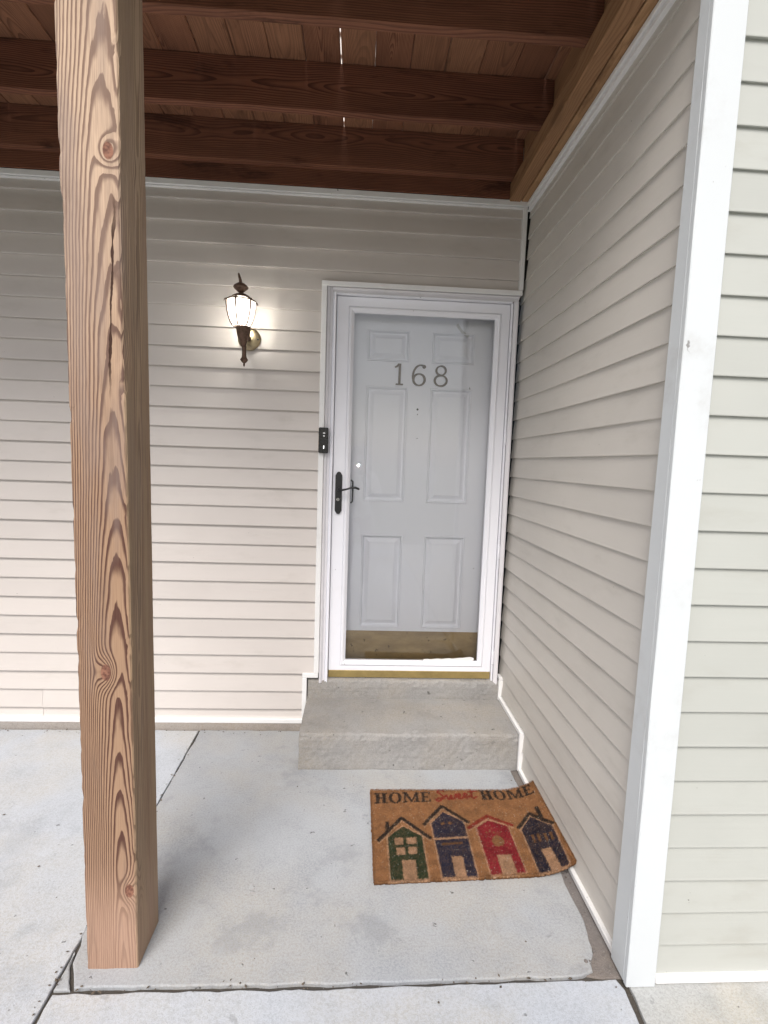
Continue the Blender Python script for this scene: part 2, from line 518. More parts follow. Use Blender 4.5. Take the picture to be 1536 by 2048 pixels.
def slab(name, outline, z0, z1, mat, jit=0.0015, step=0.03, bev=0.004, seed=0.0, chips=()):
    """A slab with a slightly ragged, worn edge."""
    pts = []
    n = len(outline)
    for i in range(n):
        a, b_ = Vector(outline[i]), Vector(outline[(i + 1) % n])
        L = (b_ - a).length
        near = min(abs(a.y), abs(b_.y)) < 2.2 and min(abs(a.x), abs(b_.x)) < 3.0
        k = max(1, int(min(L, 5.0) / step)) if near else 1
        for j in range(k):
            p = a.lerp(b_, j / k)
            q = Vector((p.x * 11 + seed, p.y * 11, seed))
            o = Vector((mnoise.noise(q), mnoise.noise(q + Vector((7, 3, 1)))))
            q2 = q * 5
            o2 = Vector((mnoise.noise(q2), mnoise.noise(q2 + Vector((7, 3, 1)))))
            pts.append(p + (o * jit * 2 + o2 * jit))
    bm = bmesh.new()
    ctr = sum(pts, Vector((0, 0))) / len(pts)
    def ring(z, inset):
        out = []
        for i, p in enumerate(pts):
            t = (pts[(i + 1) % len(pts)] - pts[i - 1]).normalized()
            nrm = Vector((-t.y, t.x))
            w = inset * (1 + 0.6 * mnoise.noise(Vector((p.x * 40, p.y * 40, seed))))
            out.append((p.x + nrm.x * w, p.y + nrm.y * w, z))
        return out
    add_loft(bm, [ring(z0, 0), ring(z1 - bev, 0), ring(z1 - bev * 0.3, bev * 0.35), ring(z1, bev)], True)
    return structure(link(name, bm_mesh(name, bm), mat))

# porch slab with its broken front left corner
slab('porch_slab', [(-0.045, -0.02), (-1.652, -0.02), (-1.647, -1.215), (-1.632, -1.25), (-1.625, -1.30), (-1.600, -1.345), (-1.585, -1.372),
                    (-0.9, -1.376), (-0.13, -1.370), (-0.095, -1.358), (-0.088, -1.33), (-0.066, -1.305), (-0.060, -1.26), (-0.048, -1.17), (-0.046, -1.0)],
     -0.06, 0.0, M_slabA, 0.0028, 0.02, 0.0035, 2.0)
slab('walk_slab', [(-6.0, -0.02), (-6.0, -6.4), (-1.641, -6.4), (-1.6435, -1.4), (-1.6615, -0.02)], -0.06, -0.002, M_slabB, 0.0024, 0.02, 0.0035, 5.0)
slab('front_slab', [(-1.633, -1.386), (-1.633, -6.4), (-0.062, -6.4), (-0.040, -1.60), (-0.024, -1.41), (-0.035, -1.380), (-0.2, -1.380), (-0.9, -1.389)], -0.06, -0.003, M_slabB, 0.0026, 0.02, 0.0035, 9.0)
slab('corner_slab', [(-0.006, -1.40), (-0.022, -1.60), (-0.044, -6.4), (4.0, -6.4), (4.0, -1.38), (0.02, -1.38)], -0.06, -0.001, M_slabC, 0.0024, 0.02, 0.0035, 12.0)
slab('corner_fragment', [(-1.640, -1.262), (-1.638, -1.375), (-1.592, -1.377), (-1.608, -1.352), (-1.630, -1.308)], -0.06, -0.004, M_slabA, 0.0012, 0.01, 0.004, 3.0)
# dirty mortar fillet along the foot of the side wall
slab('mortar_strip', [(0.015, 0.0), (-0.041, -0.02), (-0.046, -1.0), (-0.056, -1.215), (-0.070, -1.305), (-0.100, -1.345), (-0.135, -1.364), (-0.05, -1.374), (0.015, -1.372)],
     -0.06, -0.0075, M_mortar, 0.003, 0.02, 0.004, 15.0)

# crumbled bits where the mortar has broken away by the corner board
for i in range(9):
    bm = bmesh.new()
    s = random.uniform(0.002, 0.007)
    bmesh.ops.create_icosphere(bm, subdivisions=1, radius=s)
    for v in bm.verts: v.co = Vector((v.co.x * random.uniform(.7, 1.4), v.co.y * random.uniform(.7, 1.4), v.co.z * random.uniform(.5, .9)))
    me = bm_mesh('rubble', bm)
    o = link('rubble', me, M_mortar)
    o.location = (-0.03 - abs(random.gauss(0, 0.05)), -1.335 + random.gauss(0, 0.035), -0.0075 + s * 0.5 if random.random() < .5 else 0.001)
    tag(o, 'crumb of broken mortar lying at the foot of the white corner board', 'rubble', 'mortar crumbs by the corner board')

# grit and leaf crumbs lying on the slabs, thickest in the joints and along the wall
bm = bmesh.new()
for i in range(260):
    q = random.random()
    if q < 0.30: px_, py_ = -1.652 + random.gauss(0, 0.012), random.uniform(-2.2, -0.05)
    elif q < 0.50: px_, py_ = random.uniform(-1.6, -0.05), -1.381 + random.gauss(0, 0.010)
    elif q < 0.68: px_, py_ = random.uniform(-2.8, -1.1), -0.022 - abs(random.gauss(0, 0.02))
    elif q < 0.80: px_, py_ = -0.045 + random.gauss(0, 0.018), random.uniform(-1.35, -0.4)
    else: px_, py_ = random.uniform(-2.8, 0.6), random.uniform(-2.1, -0.3)
    if px_ > -0.03 and py_ > -1.44: continue
    r_ = random.uniform(0.0012, 0.0042)
    a_ = random.uniform(0, 6.28); fl_ = random.uniform(0.2, 0.7); el_ = random.uniform(0.8, 2.2)
    vs_ = [bm.verts.new((px_ + el_ * r_ * math.cos(a_) * ux - r_ * math.sin(a_) * uy, py_ + el_ * r_ * math.sin(a_) * ux + r_ * math.cos(a_) * uy, 0.0005 + r_ * fl_ * (1 + uz))) for ux, uy, uz in ((1, 0, 0), (-1, 0, 0), (0, 1, 0), (0, -1, 0), (0, 0, 1), (0, 0, -1))]
    for f_ in ((0, 2, 4), (2, 1, 4), (1, 3, 4), (3, 0, 4), (2, 0, 5), (1, 2, 5), (3, 1, 5), (0, 3, 5)): bm.faces.new([vs_[k] for k in f_])
gr = link('grit', bm_mesh('grit', bm), plain('grit_and_leaf', (0.16, 0.125, 0.09), 0.9, 0, 40, 0.7))
gr['kind'] = 'stuff'; gr['label'] = 'scattered grit and leaf crumbs on the concrete slabs'

# ------------------------------------------------------------------ siding walls
CO = 0.1016
Z0 = 0.112
def course_rings(L0, L1, zb, zmin, zmax, depth, place, segs, seed):
    """Cross-section of one lapped course, swept along the wall."""
    prof = [(-0.0208, 0.003), (-0.0015, 0.0002), (-0.0003, 0.0010), (0.0, 0.0035), (-0.0006, 0.009),
            (-depth * 0.50, 0.058), (-depth, 0.1125), (-0.0208, 0.1125)]
    rings = []
    for k in range(segs + 1):
        s = L0 + (L1 - L0) * k / segs
        r = []
        for j, (o, z) in enumerate(prof):
            zz = min(max(zb + z, zmin), zmax)
            wob = 0.0016 * mnoise.noise(Vector((s * 1.7 + seed, zb * 3.0 + z * 4, seed))) if 0 < j < 7 else 0.0
            sag = 0.0010 * mnoise.noise(Vector((s * 0.9 + seed * 2, 5.0, zb * 2.0)))
            r.append(place(s, o + wob, zz + sag))
        rings.append(r)
    return rings

def course(name, L0, L1, zb, zmin, zmax, place, mat, parent, seed):
    bm = bmesh.new()
    depth = (0.0190 if int(round((zb - Z0) / CO)) % 2 else 0.0155) * (0.45 if mat is M_sidy else 0.50 if mat is M_sidf else 1.0)
    segs = max(2, min(14, int(abs(L1 - L0) / 0.16)))
    add_loft(bm, course_rings(L0, L1, zb, zmin, zmax, depth, place, segs, seed))
    me = bm_mesh(name, bm)
    o = link(name, me, mat, parent)
    for p in me.polygons: p.use_smooth = False
    return o

def lip_strip(name, prof, a, b, mat, parent):
    """Straight trim: profile given by two corner loops (lists of points) a -> b."""
    bm = bmesh.new(); add_loft(bm, [a, b]); return link(name, bm_mesh(name, bm), mat, parent)

# --- back wall (faces the camera, lip plane y = 0)
wb = thing('house_wall', 'almond lap siding wall behind the wall lantern, left of the white door', 'wall', (-2.0, 0.05, 0))
P_back = lambda s, o, z: (s, -o, z)
box('sheathing', -5.5, -1.022, 0.0212, 0.16, 0.0, 6.0, M_dark, wb)
box('sheathing', -1.022, 0.014, 0.0212, 0.16, 2.40, 6.0, M_dark, wb)
box('foundation', -5.5, -1.09, -0.010, 0.020, -0.06, 0.036, M_found, wb, 0.003)
SEAM = -2.497
for n in range(-1, 27):
    zb = Z0 + n * CO
    lo, hi = 0.052, 2.812
    if n < 2:
        pass
    xr = -1.086 if n < 2 else -1.040
    if n <= 0:
        course('siding_course', -5.5, SEAM + 0.0, zb, lo, hi, P_back, M_sidx, wb, n * 3.7 + 50)
        course('siding_course', SEAM + 0.0022, xr, zb, lo, hi, lambda s, o, z: (s, -o - 0.0014, z), M_sidx, wb, n * 3.7 + 20)
    elif n == 22:
        course('siding_course', -5.5, -1.040, zb, lo, hi, P_back, M_sidx, wb, n * 3.7)
        course('siding_course', -1.040, -0.022, zb, 2.385, hi, P_back, M_sidx, wb, n * 3.7)
    else:
        course('siding_course', -5.5, (xr if n < 22 else -0.022), zb, lo, hi, P_back, M_sidx, wb, n * 3.7)
for n in range(28, 58):
    course('siding_course', -5.5, 0.0, Z0 + n * CO, 0, 6, P_back, M_sidx, wb, n * 3.7)

def jchan(name, x0, x1, z0, z1, parent, y0=-0.014, y1=0.019, mat=None):
    return box(name, x0, x1, y0, y1, z0, z1, mat or M_white, parent, 0.0022)
jchan('trim_channel', -5.5, -0.008, 2.808, 2.836, wb, -0.016)
jchan('trim_channel', -5.5, -0.030, 2.800, 2.8075, wb, -0.008)
jchan('trim_channel', -5.5, -1.088, 0.036, 0.060, wb, -0.012)
jchan('trim_channel', -1.108, -1.0835, 0.0605, 0.2975, wb, -0.0125)
jchan('trim_channel', -1.108, -1.022, 0.2985, 0.3230, wb, -0.0135)
jchan('trim_channel', -1.047, -1.0195, 0.3240, 2.3890, wb, -0.0145)
jchan('trim_channel', -1.047, -0.012, 2.3700, 2.3950, wb, -0.0165)
jchan('trim_channel', -0.030, -0.009, 2.3960, 2.8070, wb, -0.0150)

# --- side wall (right, lip plane x = 0)
ws = thing('house_wall', 'receding almond lap siding wall to the right of the door and doormat', 'wall', (0.05, -0.7, 0))
P_side = lambda s, o, z: (-o, s, z)
box('sheathing', 0.0214, 0.20, -1.367, 0.16, 0.0, 6.0, M_dark, ws)
for n in range(-1, 27):
    zb = Z0 - 0.003 + n * CO
    y1 = -0.012 + random.uniform(-0.004, 0.003) if zb > 2.36 else 0.06
    if n == -1: pass
    course('siding_course', -1.372, y1, zb, 0.018, 2.80, P_side, M_sidy, ws, n * 2.3 + 100)
def sj(name, y0, y1, z0, z1, t=0.014, x1=0.0190):
    return box(name, -t, x1, y0, y1, z0, z1, M_white, ws, 0.002)
sj('trim_channel', -1.330, -0.398, 0.000, 0.021, 0.014)
sj('trim_channel', -0.396, -0.378, 0.006, 0.2045, 0.016)
sj('trim_channel', -0.3765, -0.018, 0.183, 0.2040, 0.015)
sj('trim_channel', -0.0165, -0.001, 0.183, 0.2950, 0.017)
sj('trim_channel', -0.0150, 0.040, 0.296, 0.3140, 0.0165)
sj('trim_channel', -1.40, -0.016, 2.806, 2.8245, 0.018)
sj('trim_channel', -1.40, -0.016, 2.788, 2.8055, 0.008)
sj('trim_channel', -1.40, -0.016, 2.7810, 2.7875, 0.013)
for n in range(28, 58):
    course('siding_course', -1.372, 0.0, Z0 + n * CO, 0, 6, P_side, M_sidy, ws, n * 3.7)

# --- front wall (far right, lip plane y = -1.389)
wf = thing('house_wall', 'pale lap siding wall at the right edge, beyond the white corner board', 'wall', (0.8, -1.33, 0))
YF = -1.389
P_front = lambda s, o, z: (s, YF - o, z)
box('sheathing', 0.0250, 3.6, YF + 0.0213, YF + 0.16, 0.0, 6.0, M_dark, wf)
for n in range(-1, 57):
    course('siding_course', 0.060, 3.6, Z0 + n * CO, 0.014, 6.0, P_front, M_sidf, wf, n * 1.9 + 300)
box('trim_channel', 0.0705, 3.6, YF - 0.0125, YF + 0.019, 0.0015, 0.0235, M_white, wf, 0.003)

# ------------------------------------------------------------------ corner board
cb = thing('corner_board', 'tall white painted corner board where the two siding walls meet', 'corner board', (0.02, -1.40, 0))
def ragged_board(name, x0, x1, y0, y1, z0, z1, seed, parent, mat, taper=0.0):
    bm = bmesh.new()
    nz = 60
    rings = []
    for k in range(nz + 1):
        z = z0 + (z1 - z0) * k / nz
        f = lambda a: 0.0009 * mnoise.noise(Vector((a, z * 4.0, seed))) + 0.0004 * mnoise.noise(Vector((a, z * 30.0, seed)))
        b_ = 0.0022
        yb = y1 - taper * min(z, 2.9)
        rings.append([(x0 + f(1), y0 + b_, z), (x0 + b_, y0 + f(2), z), (x1 - b_, y0 + f(2), z), (x1 + f(3), y0 + b_, z), (x1 + f(3), yb, z), (x0 + f(1), yb, z)])
    add_loft(bm, rings)
    return link(name, bm_mesh(name, bm), mat, parent)
ragged_board('board', -0.0200, -0.0010, -1.3895, -1.318, 0.003, 6.0, 1.0, cb, M_corner, 0.0125)
ragged_board('board', -0.0203, 0.0665, -1.4060, -1.3903, 0.001, 6.0, 2.0, cb, M_corner)

# ------------------------------------------------------------------ steps
st = thing('concrete_steps', 'two rough grey concrete steps below the white door', 'steps', (-0.55, -0.18, 0))
def rough_block(name, x0, x1, y0, y1, z0, z1, seed, parent, rnd=0.010, amp=0.0034):
    bm = bmesh.new()
    prof = [(y1, z0), (y0 + 0.002, z0), (y0, z0 + 0.01)]
    nz = max(3, int((z1 - z0) / 0.02))
    for k in range(1, nz): prof.append((y0, z0 + 0.01 + (z1 - z0 - 0.01 - rnd) * k / nz))
    for k in range(5):
        a = k / 4 * math.pi / 2
        prof.append((y0 + rnd * (1 - math.cos(a)), z1 - rnd + rnd * math.sin(a)))
    ny = max(3, int((y1 - y0) / 0.03))
    for k in range(1, ny + 1): prof.append((y0 + rnd + (y1 - y0 - rnd) * k / ny, z1))
    nx = 110
    rings = []
    for i in range(nx + 1):
        x = x0 + (x1 - x0) * i / nx
        r = []
        for (y, z) in prof:
            q = Vector((x, y, z))
            d = amp * mnoise.noise(q * 9 + Vector((seed, 0, 0))) + amp * 0.8 * mnoise.noise(q * 45 + Vector((seed, 0, 0)))
            e = -abs(mnoise.noise(q * 22 + Vector((0, seed, 0)))) * 0.009 if abs(y - y0) < rnd * 1.5 and z > z1 - rnd * 1.5 else 0
            endx = 0.003 * mnoise.noise(Vector((y * 30, z * 30, seed))) if i in (0, nx) else 0
            r.append((x + endx, y + d - e, z + d * 0.6 + e))
        rings.append(r)
    add_loft(bm, rings)
    return link(name, bm_mesh(name, bm), M_step, parent, False)
rough_block('lower_step', -1.082, -0.0060, -0.374, 0.02, -0.004, 0.181, 3.0, st, 0.014)
rough_block('upper_step', -1.078, -0.0070, -0.004, 0.22, 0.10, 0.2865, 8.0, st, 0.020)

# ------------------------------------------------------------------ door frame
df = thing('door_frame', 'white wooden trim around the storm door with scuffed paint', 'door frame', (-0.52, 0.03, 0.27))
def vprof(name, pts, z0, z1, mat, parent):
    bm = bmesh.new(); add_loft(bm, [[(x, y, z0) for x, y in pts], [(x, y, z1) for x, y in pts]]); return link(name, bm_mesh(name, bm), mat, parent)
def hprof(name, pts, x0, x1, mat, parent):
    bm = bmesh.new(); add_loft(bm, [[(x0, y, z) for y, z in pts], [(x1, y, z) for y, z in pts]]); return link(name, bm_mesh(name, bm), mat, parent)
# left and top brickmould
vprof('casing', [(-1.0185, 0.15), (-1.0185, -0.004), (-1.013, -0.010), (-1.008, -0.008), (-0.999, 0.004), (-0.990, 0.006), (-0.990, 0.15)], 0.268, 2.3685, M_jamb, df)
hprof('casing', [(0.15, 2.3690), (-0.004, 2.3690), (-0.010, 2.364), (-0.008, 2.359), (0.004, 2.352), (0.006, 2.3435), (0.15, 2.3435)], -0.9895, -0.0235, M_jamb, df)
vprof('casing', [(-0.0460, 0.15), (-0.0460, 0.004), (-0.040, 0.000), (-0.030, -0.004), (-0.024, -0.002), (-0.0215, 0.004), (-0.0215, 0.15)], 0.268, 2.3425, M_jamb, df)
# storm-door mounting rail on the latch side, ribbed
vprof('mounting_rail', [(-0.9893, 0.10), (-0.9893, 0.002), (-0.9868, -0.003), (-0.984, 0.001), (-0.9815, 0.001), (-0.9785, -0.009), (-0.9735, -0.009), (-0.971, 0.001), (-0.9705, 0.10)], 0.274, 2.343, M_storm, df)
hprof('mounting_rail', [(0.10, 2.3430), (-0.002, 2.3430), (-0.006, 2.340), (-0.006, 2.336), (0.0, 2.3345), (0.10, 2.3345)], -0.970, -0.058, M_storm, df)
box('threshold', -0.970, -0.046, 0.030, 0.14, 0.270, 0.2895, M_steel, df, 0.002)
box('reveal', -0.9890, -0.958, 0.1005, 0.19, 0.272, 2.34, M_jamb, df)
box('reveal', -0.060, -0.0465, 0.1005, 0.19, 0.272, 2.34, M_jamb, df)
box('reveal', -0.957, -0.061, 0.1005, 0.19, 2.300, 2.342, M_jamb, df)

# ------------------------------------------------------------------ storm door
sd = thing('storm_door', 'white full-view storm door with a single tall glass pane', 'door', (-0.51, 0.03, 0.28))
SX0, SX1, SZ0, SZ1 = -0.969, -0.0605, 0.2905, 2.333
GX0, GX1, GZ0, GZ1 = -0.8775, -0.1365, 0.388, 2.2550
def mould_frame():
    """Frame swept round the pane: flat face, small step, sloped bead down to the glass."""
    bm = bmesh.new()
    zb = 0.331
    loops = [(SX0, SX1, zb, SZ1, 0.050), (SX0, SX1, zb, SZ1, 0.0225), (SX0 + 0.002, SX1 - 0.002, zb + 0.002, SZ1 - 0.002, 0.020)]
    def inset(d): return (GX0 - d, GX1 + d, max(zb + 0.003, GZ0 - d), GZ1 + d)
    for d, y in ((0.030, 0.0200), (0.0285, 0.0235), (0.0265, 0.0180), (0.022, 0.0150), (0.014, 0.0165), (0.004, 0.0260), (0.0, 0.0300), (0.0, 0.050)):
        a = inset(d); loops.append(a + (y,))
    rings = [[(x0, y, z0), (x1, y, z0), (x1, y, z1), (x0, y, z1)] for x0, x1, z0, z1, y in loops]
    add_loft(bm, rings + [rings[0]], cap=False)
    bmesh.ops.remove_doubles(bm, verts=bm.verts, dist=1e-6)
    return link('frame', bm_mesh('frame', bm), M_storm, sd)
mould_frame()
box('glass', GX0 - 0.006, GX1 + 0.006, 0.034, 0.038, GZ0 - 0.006, GZ1 + 0.006, M_glass, sd)
box('sweep', SX0 + 0.001, SX1 - 0.001, 0.0215, 0.046, 0.2905, 0.3305, M_brass, sd, 0.0015)
# hinge rail
rail = vprof('hinge_rail', [(-0.0585, 0.05), (-0.0585, 0.0165), (-0.056, 0.0115), (-0.0525, 0.010), (-0.049, 0.0115), (-0.0472, 0.0165), (-0.0472, 0.05)], 0.272, 2.338, M_storm, sd)
for hz in (2.09, 1.60, 0.98, 0.38):
    lathe('hinge', [(0.0001, hz), (0.0072, hz), (0.0076, hz + 0.002), (0.0076, hz + 0.073), (0.0072, hz + 0.075), (0.0001, hz + 0.075)], -0.0535, 0.012, M_storm, sd, 12)
# torn weatherstrip lying along the foot of the pane
bm = bmesh.new()
r1, r2 = [], []
for k in range(15):
    t = k / 14
    x = -0.44 + t * 0.285
    w = 0.010 + 0.006 * t + (0.008 if 0.72 < t < 0.95 else 0)
    zz = 0.388 + 0.004 + 0.010 * t + 0.002 * math.sin(k * 2.1)
    r1.append((x, 0.0322, 0.386)); r2.append((x, 0.0315, zz + w * 0.4))
va = [bm.verts.new(p) for p in r1]; vb = [bm.verts.new(p) for p in r2]
vc = [bm.verts.new((p[0], p[1] - 0.0012, p[2])) for p in r1]; vd = [bm.verts.new((p[0], p[1] - 0.0012, p[2])) for p in r2]
for i in range(14):
    bm.faces.new((va[i], va[i + 1], vb[i + 1], vb[i])); bm.faces.new((vc[i], vd[i], vd[i + 1], vc[i + 1]))
    bm.faces.new((vb[i], vb[i + 1], vd[i + 1], vd[i]))
bm.faces.new((va[0], vb[0], vd[0], vc[0])); bm.faces.new((va[14], vc[14], vd[14], vb[14]))
o = link('torn_weatherstrip', bm_mesh('torn_weatherstrip', bm), M_white, sd)
o['label'] = 'torn white weatherstrip at the foot of the glass'

# handle: long plate with pointed ends, lever and keyhole
def plate(name, cx, w, z0, z1, y0, y1, cut, mat, parent, bev=0.0015):
    bm = bmesh.new()
    h = w / 2
    pts = [(cx - h, z0 + cut), (cx - h * 0.55, z0 + cut * 0.25), (cx - h * 0.3, z0), (cx + h * 0.3, z0), (cx + h * 0.55, z0 + cut * 0.25), (cx + h, z0 + cut),
           (cx + h, z1 - cut), (cx + h * 0.55, z1 - cut * 0.25), (cx + h * 0.3, z1), (cx - h * 0.3, z1), (cx - h * 0.55, z1 - cut * 0.25), (cx - h, z1 - cut)]
    f = lambda s, y: [(cx + (x - cx) * s, y, (z0 + z1) / 2 + (z - (z0 + z1) / 2) * (1 - (1 - s) * 0.2)) for x, z in pts]
    add_loft(bm, [f(1, y1), f(1, y0 + bev), f(0.9, y0)])
    return link(name, bm_mesh(name, bm), mat, parent)
hp = plate('handle_plate', -0.937, 0.036, 1.203, 1.428, 0.008, 0.0195, 0.018, M_black, sd)
tube('lever', [(-0.936, 0.012, 1.335), (-0.936, -0.012, 1.335), (-0.930, -0.030, 1.335), (-0.915, -0.036, 1.3345), (-0.895, -0.037, 1.339), (-0.872, -0.037, 1.347), (-0.848, -0.036, 1.349), (-0.830, -0.035, 1.342), (-0.826, -0.035, 1.339)],
     [0.009, 0.008, 0.0075, 0.0058, 0.0048, 0.0052, 0.0062, 0.0060, 0.003], M_black, sd, 10)
bm = bmesh.new()
add_tube(bm, [(-0.939, 0.0085, 1.281), (-0.939, 0.003, 1.281), (-0.939, 0.0005, 1.281)], [0.0088, 0.0085, 0.007], 18)
lk = link('lock_cylinder', bm_mesh('lock_cylinder', bm), M_steel, sd, False)
box('keyhole', -0.9403, -0.9377, -0.0004, 0.0015, 1.2765, 1.2855, M_black, sd)
# inner handle bracket seen through the glass edge
tube('inner_handle', [(-0.870, 0.052, 1.262), (-0.863, 0.070, 1.268), (-0.862, 0.074, 1.32), (-0.863, 0.072, 1.376), (-0.871, 0.052, 1.384)], 0.0042, M_black, sd, 8)

# ------------------------------------------------------------------ entry door
ed = thing('entry_door', 'white six-panel entry door behind the storm door glass', 'door', (-0.51, 0.13, 0.28))
YD = 0.110
k_ = (YD + 2.67775) / (0.07 + 2.67775)
mx = lambda x: -0.83578 + (x + 0.83578) * k_
mz = lambda z: 1.48271 + (z - 1.48271) * k_
panels = [(-0.806, -0.580, 2.023, 2.187), (-0.459, -0.231, 2.023, 2.190),
          (-0.806, -0.572, 1.272, 1.893), (-0.459, -0.231, 1.272, 1.893),
          (-0.806, -0.572, 0.562, 1.089), (-0.459, -0.222, 0.562, 1.089)]
panels = [(mx(a), mx(b), mz(c), mz(d)) for a, b, c, d in panels]
DX0, DX1, DZ0, DZ1 = -0.9575, -0.0615, 0.282, 2.2990
box('door_core', DX0, DX1, YD + 0.014, YD + 0.045, DZ0, DZ1, M_entry, ed)
xs = sorted({DX0, DX1} | {p[0] for p in panels[:2]} | {p[1] for p in panels[:2]})
bm = bmesh.new()
LX0, LX1, RX0, RX1 = panels[0][0], panels[0][1], panels[1][0], panels[1][1]
for a, b_ in ((DX0, LX0), (LX1, RX0), (RX1, DX1)):
    add_box(bm, a, b_, YD, YD + 0.0135, DZ0, DZ1)
zc = [DZ0, panels[4][2], panels[4][3], panels[2][2], panels[2][3], panels[0][2], panels[0][3], DZ1]
for a, b_ in ((LX0, LX1), (RX0, RX1)):
    for i in range(0, 8, 2): add_box(bm, a, b_, YD, YD + 0.0135, zc[i], zc[i + 1])
link('stile_frame', bm_mesh('stile_frame', bm), M_entry, ed)
for i, (a, b_, c, d) in enumerate(panels):
    a, b_ = (LX0, LX1) if i % 2 == 0 else (RX0, RX1)
    c, d = [(zc[5], zc[6]), (zc[3], zc[4]), (zc[1], zc[2])][i // 2]
    bm = bmesh.new()
    rings = []
    for ins, y in ((0.0, 0.001), (0.003, -0.0045), (0.008, -0.0035), (0.015, 0.0125), (0.022, 0.0130), (0.042, 0.0020), (0.045, 0.001)):
        rings.append([(a + ins, YD + y, c + ins), (b_ - ins, YD + y, c + ins), (b_ - ins, YD + y, d - ins), (a + ins, YD + y, d - ins)])
    add_loft(bm, rings, cap=False)
    bm.verts.ensure_lookup_table()
    bm.faces.new(bm.verts[-4:])
    link('panel', bm_mesh('panel', bm), M_entry, ed)
box('kick_plate', DX0 + 0.012, DX1 - 0.012, YD - 0.0035, YD - 0.0005, DZ0 + 0.010, mz(0.543), M_kick, ed, 0.0008)

def ribbon(name, pts, wid, y0, y1, mat, parent, closed=False):
    """Flat stroke of varying width in the x-z plane, extruded from y0 (front) to y1."""
    bm = bmesh.new()
    n = len(pts); L, Rr = [], []
    for i in range(n):
        a = Vector(pts[(i - 1) % n if closed else max(i - 1, 0)]); b_ = Vector(pts[(i + 1) % n if closed else min(i + 1, n - 1)])
        t = (b_ - a).normalized(); nr = Vector((-t.y, t.x)); w = wid[i] / 2
        p = Vector(pts[i]); L.append(p + nr * w); Rr.append(p - nr * w)
    rings = []
    for i in range(n):
        rings.append([(L[i].x, y1, L[i].y), (L[i].x, y0, L[i].y), (Rr[i].x, y0, Rr[i].y), (Rr[i].x, y1, Rr[i].y)])
    if closed: add_loft(bm, rings + [rings[0]], cap=False); bmesh.ops.remove_doubles(bm, verts=bm.verts, dist=1e-7)
    else: add_loft(bm, rings)
    return bm

def ell(cx, cz, rx, rz, a0, a1, n): return [(cx + rx * math.cos(R(a0 + (a1 - a0) * i / (n - 1))), cz + rz * math.sin(R(a0 + (a1 - a0) * i / (n - 1)))) for i in range(n)]
NY0, NY1 = YD - 0.0075, YD - 0.0005
def num(bms):
    big = bmesh.new()
    for b_ in bms:
        me = bpy.data.meshes.new('t'); b_.to_mesh(me); b_.free(); big.from_mesh(me); bpy.data.meshes.remove(me)
    return link('house_number', bm_mesh('house_number', big), M_brassnum, ed)
zt, zl = mz(2.014), mz(1.902)
H = zt - zl
# 1
cx = mx(-0.629)
b1 = ribbon('n', [(cx, zl + 0.004), (cx, zl + H * 0.5), (cx, zt)], [0.0125, 0.0125, 0.013], NY0, NY1, None, None)
b2 = ribbon('n', [(cx - 0.004, zt - 0.003), (cx - 0.014, zt - 0.014), (cx - 0.027, zt - 0.020)], [0.012, 0.010, 0.006], NY0 + 0.0004, NY1, None, None)
b3 = ribbon('n', [(cx - 0.020, zl + 0.0035), (cx + 0.020, zl + 0.0035)], [0.007, 0.007], NY0 - 0.0004, NY1, None, None)
num([b1, b2, b3])
# 6
cx = mx(-0.524)
lo_ = ell(cx, zl + H * 0.29, 0.031, H * 0.27, 0, 345, 26)
b1 = ribbon('n', lo_, [0.006 + 0.007 * abs(math.cos(R(360 * i / 26))) for i in range(26)], NY0, NY1, None, None, True)
pth = ell(cx + 0.008, zl + H * 0.42, 0.042, H * 0.55, 190, 62, 16)
b2 = ribbon('n', pth, [0.011] * 8 + [0.010, 0.009, 0.008, 0.007, 0.007, 0.009, 0.012, 0.012], NY0 + 0.0004, NY1, None, None)
b3 = ribbon('n', ell(cx + 0.026, zt - H * 0.10, 0.006, 0.006, 0, 330, 10), [0.008] * 10, NY0 - 0.0004, NY1, None, None, True)
num([b1, b2, b3])
# 8
cx = mx(-0.4065)
b1 = ribbon('n', ell(cx, zl + H * 0.28, 0.033, H * 0.25, 0, 345, 26), [0.006 + 0.006 * abs(math.cos(R(360 * i / 26 + 20))) for i in range(26)], NY0, NY1, None, None, True)
b2 = ribbon('n', ell(cx, zl + H * 0.755, 0.026, H * 0.215, 0, 345, 26), [0.006 + 0.005 * abs(math.cos(R(360 * i / 26 - 20))) for i in range(26)], NY0 + 0.0004, NY1, None, None, True)
num([b1, b2])
# peephole and small screw holes
for px_, pz_, rr in ((-0.525, 1.777, 0.0055), (-0.524, 1.750, 0.0028), (-0.521, 1.622, 0.0026)):
    bm = bmesh.new()
    add_tube(bm, [(mx(px_), YD + 0.001, mz(pz_)), (mx(px_), YD - 0.0015, mz(pz_)), (mx(px_), YD - 0.002, mz(pz_))], [rr, rr, rr * 0.8], 12)
    link('peephole' if rr > 0.005 else 'screw_hole', bm_mesh('peephole', bm), M_black, ed)
# small off-white strip slanting across the door
bm = bmesh.new()
rings = []
for k in range(6):
    t = k / 5
    x = mx(-0.331 + 0.066 * t); z = mz(2.232 - 0.060 * t - 0.010 * math.sin(t * 3.1))
    rings.append([(x + 0.005, YD - 0.0012, z + 0.006), (x - 0.005, YD - 0.0022, z - 0.006), (x - 0.005, YD - 0.0004, z - 0.006), (x + 0.005, YD - 0.0004, z + 0.006)])
add_loft(bm, rings)
link('pale_strip', bm_mesh('pale_strip', bm), M_strip, ed)

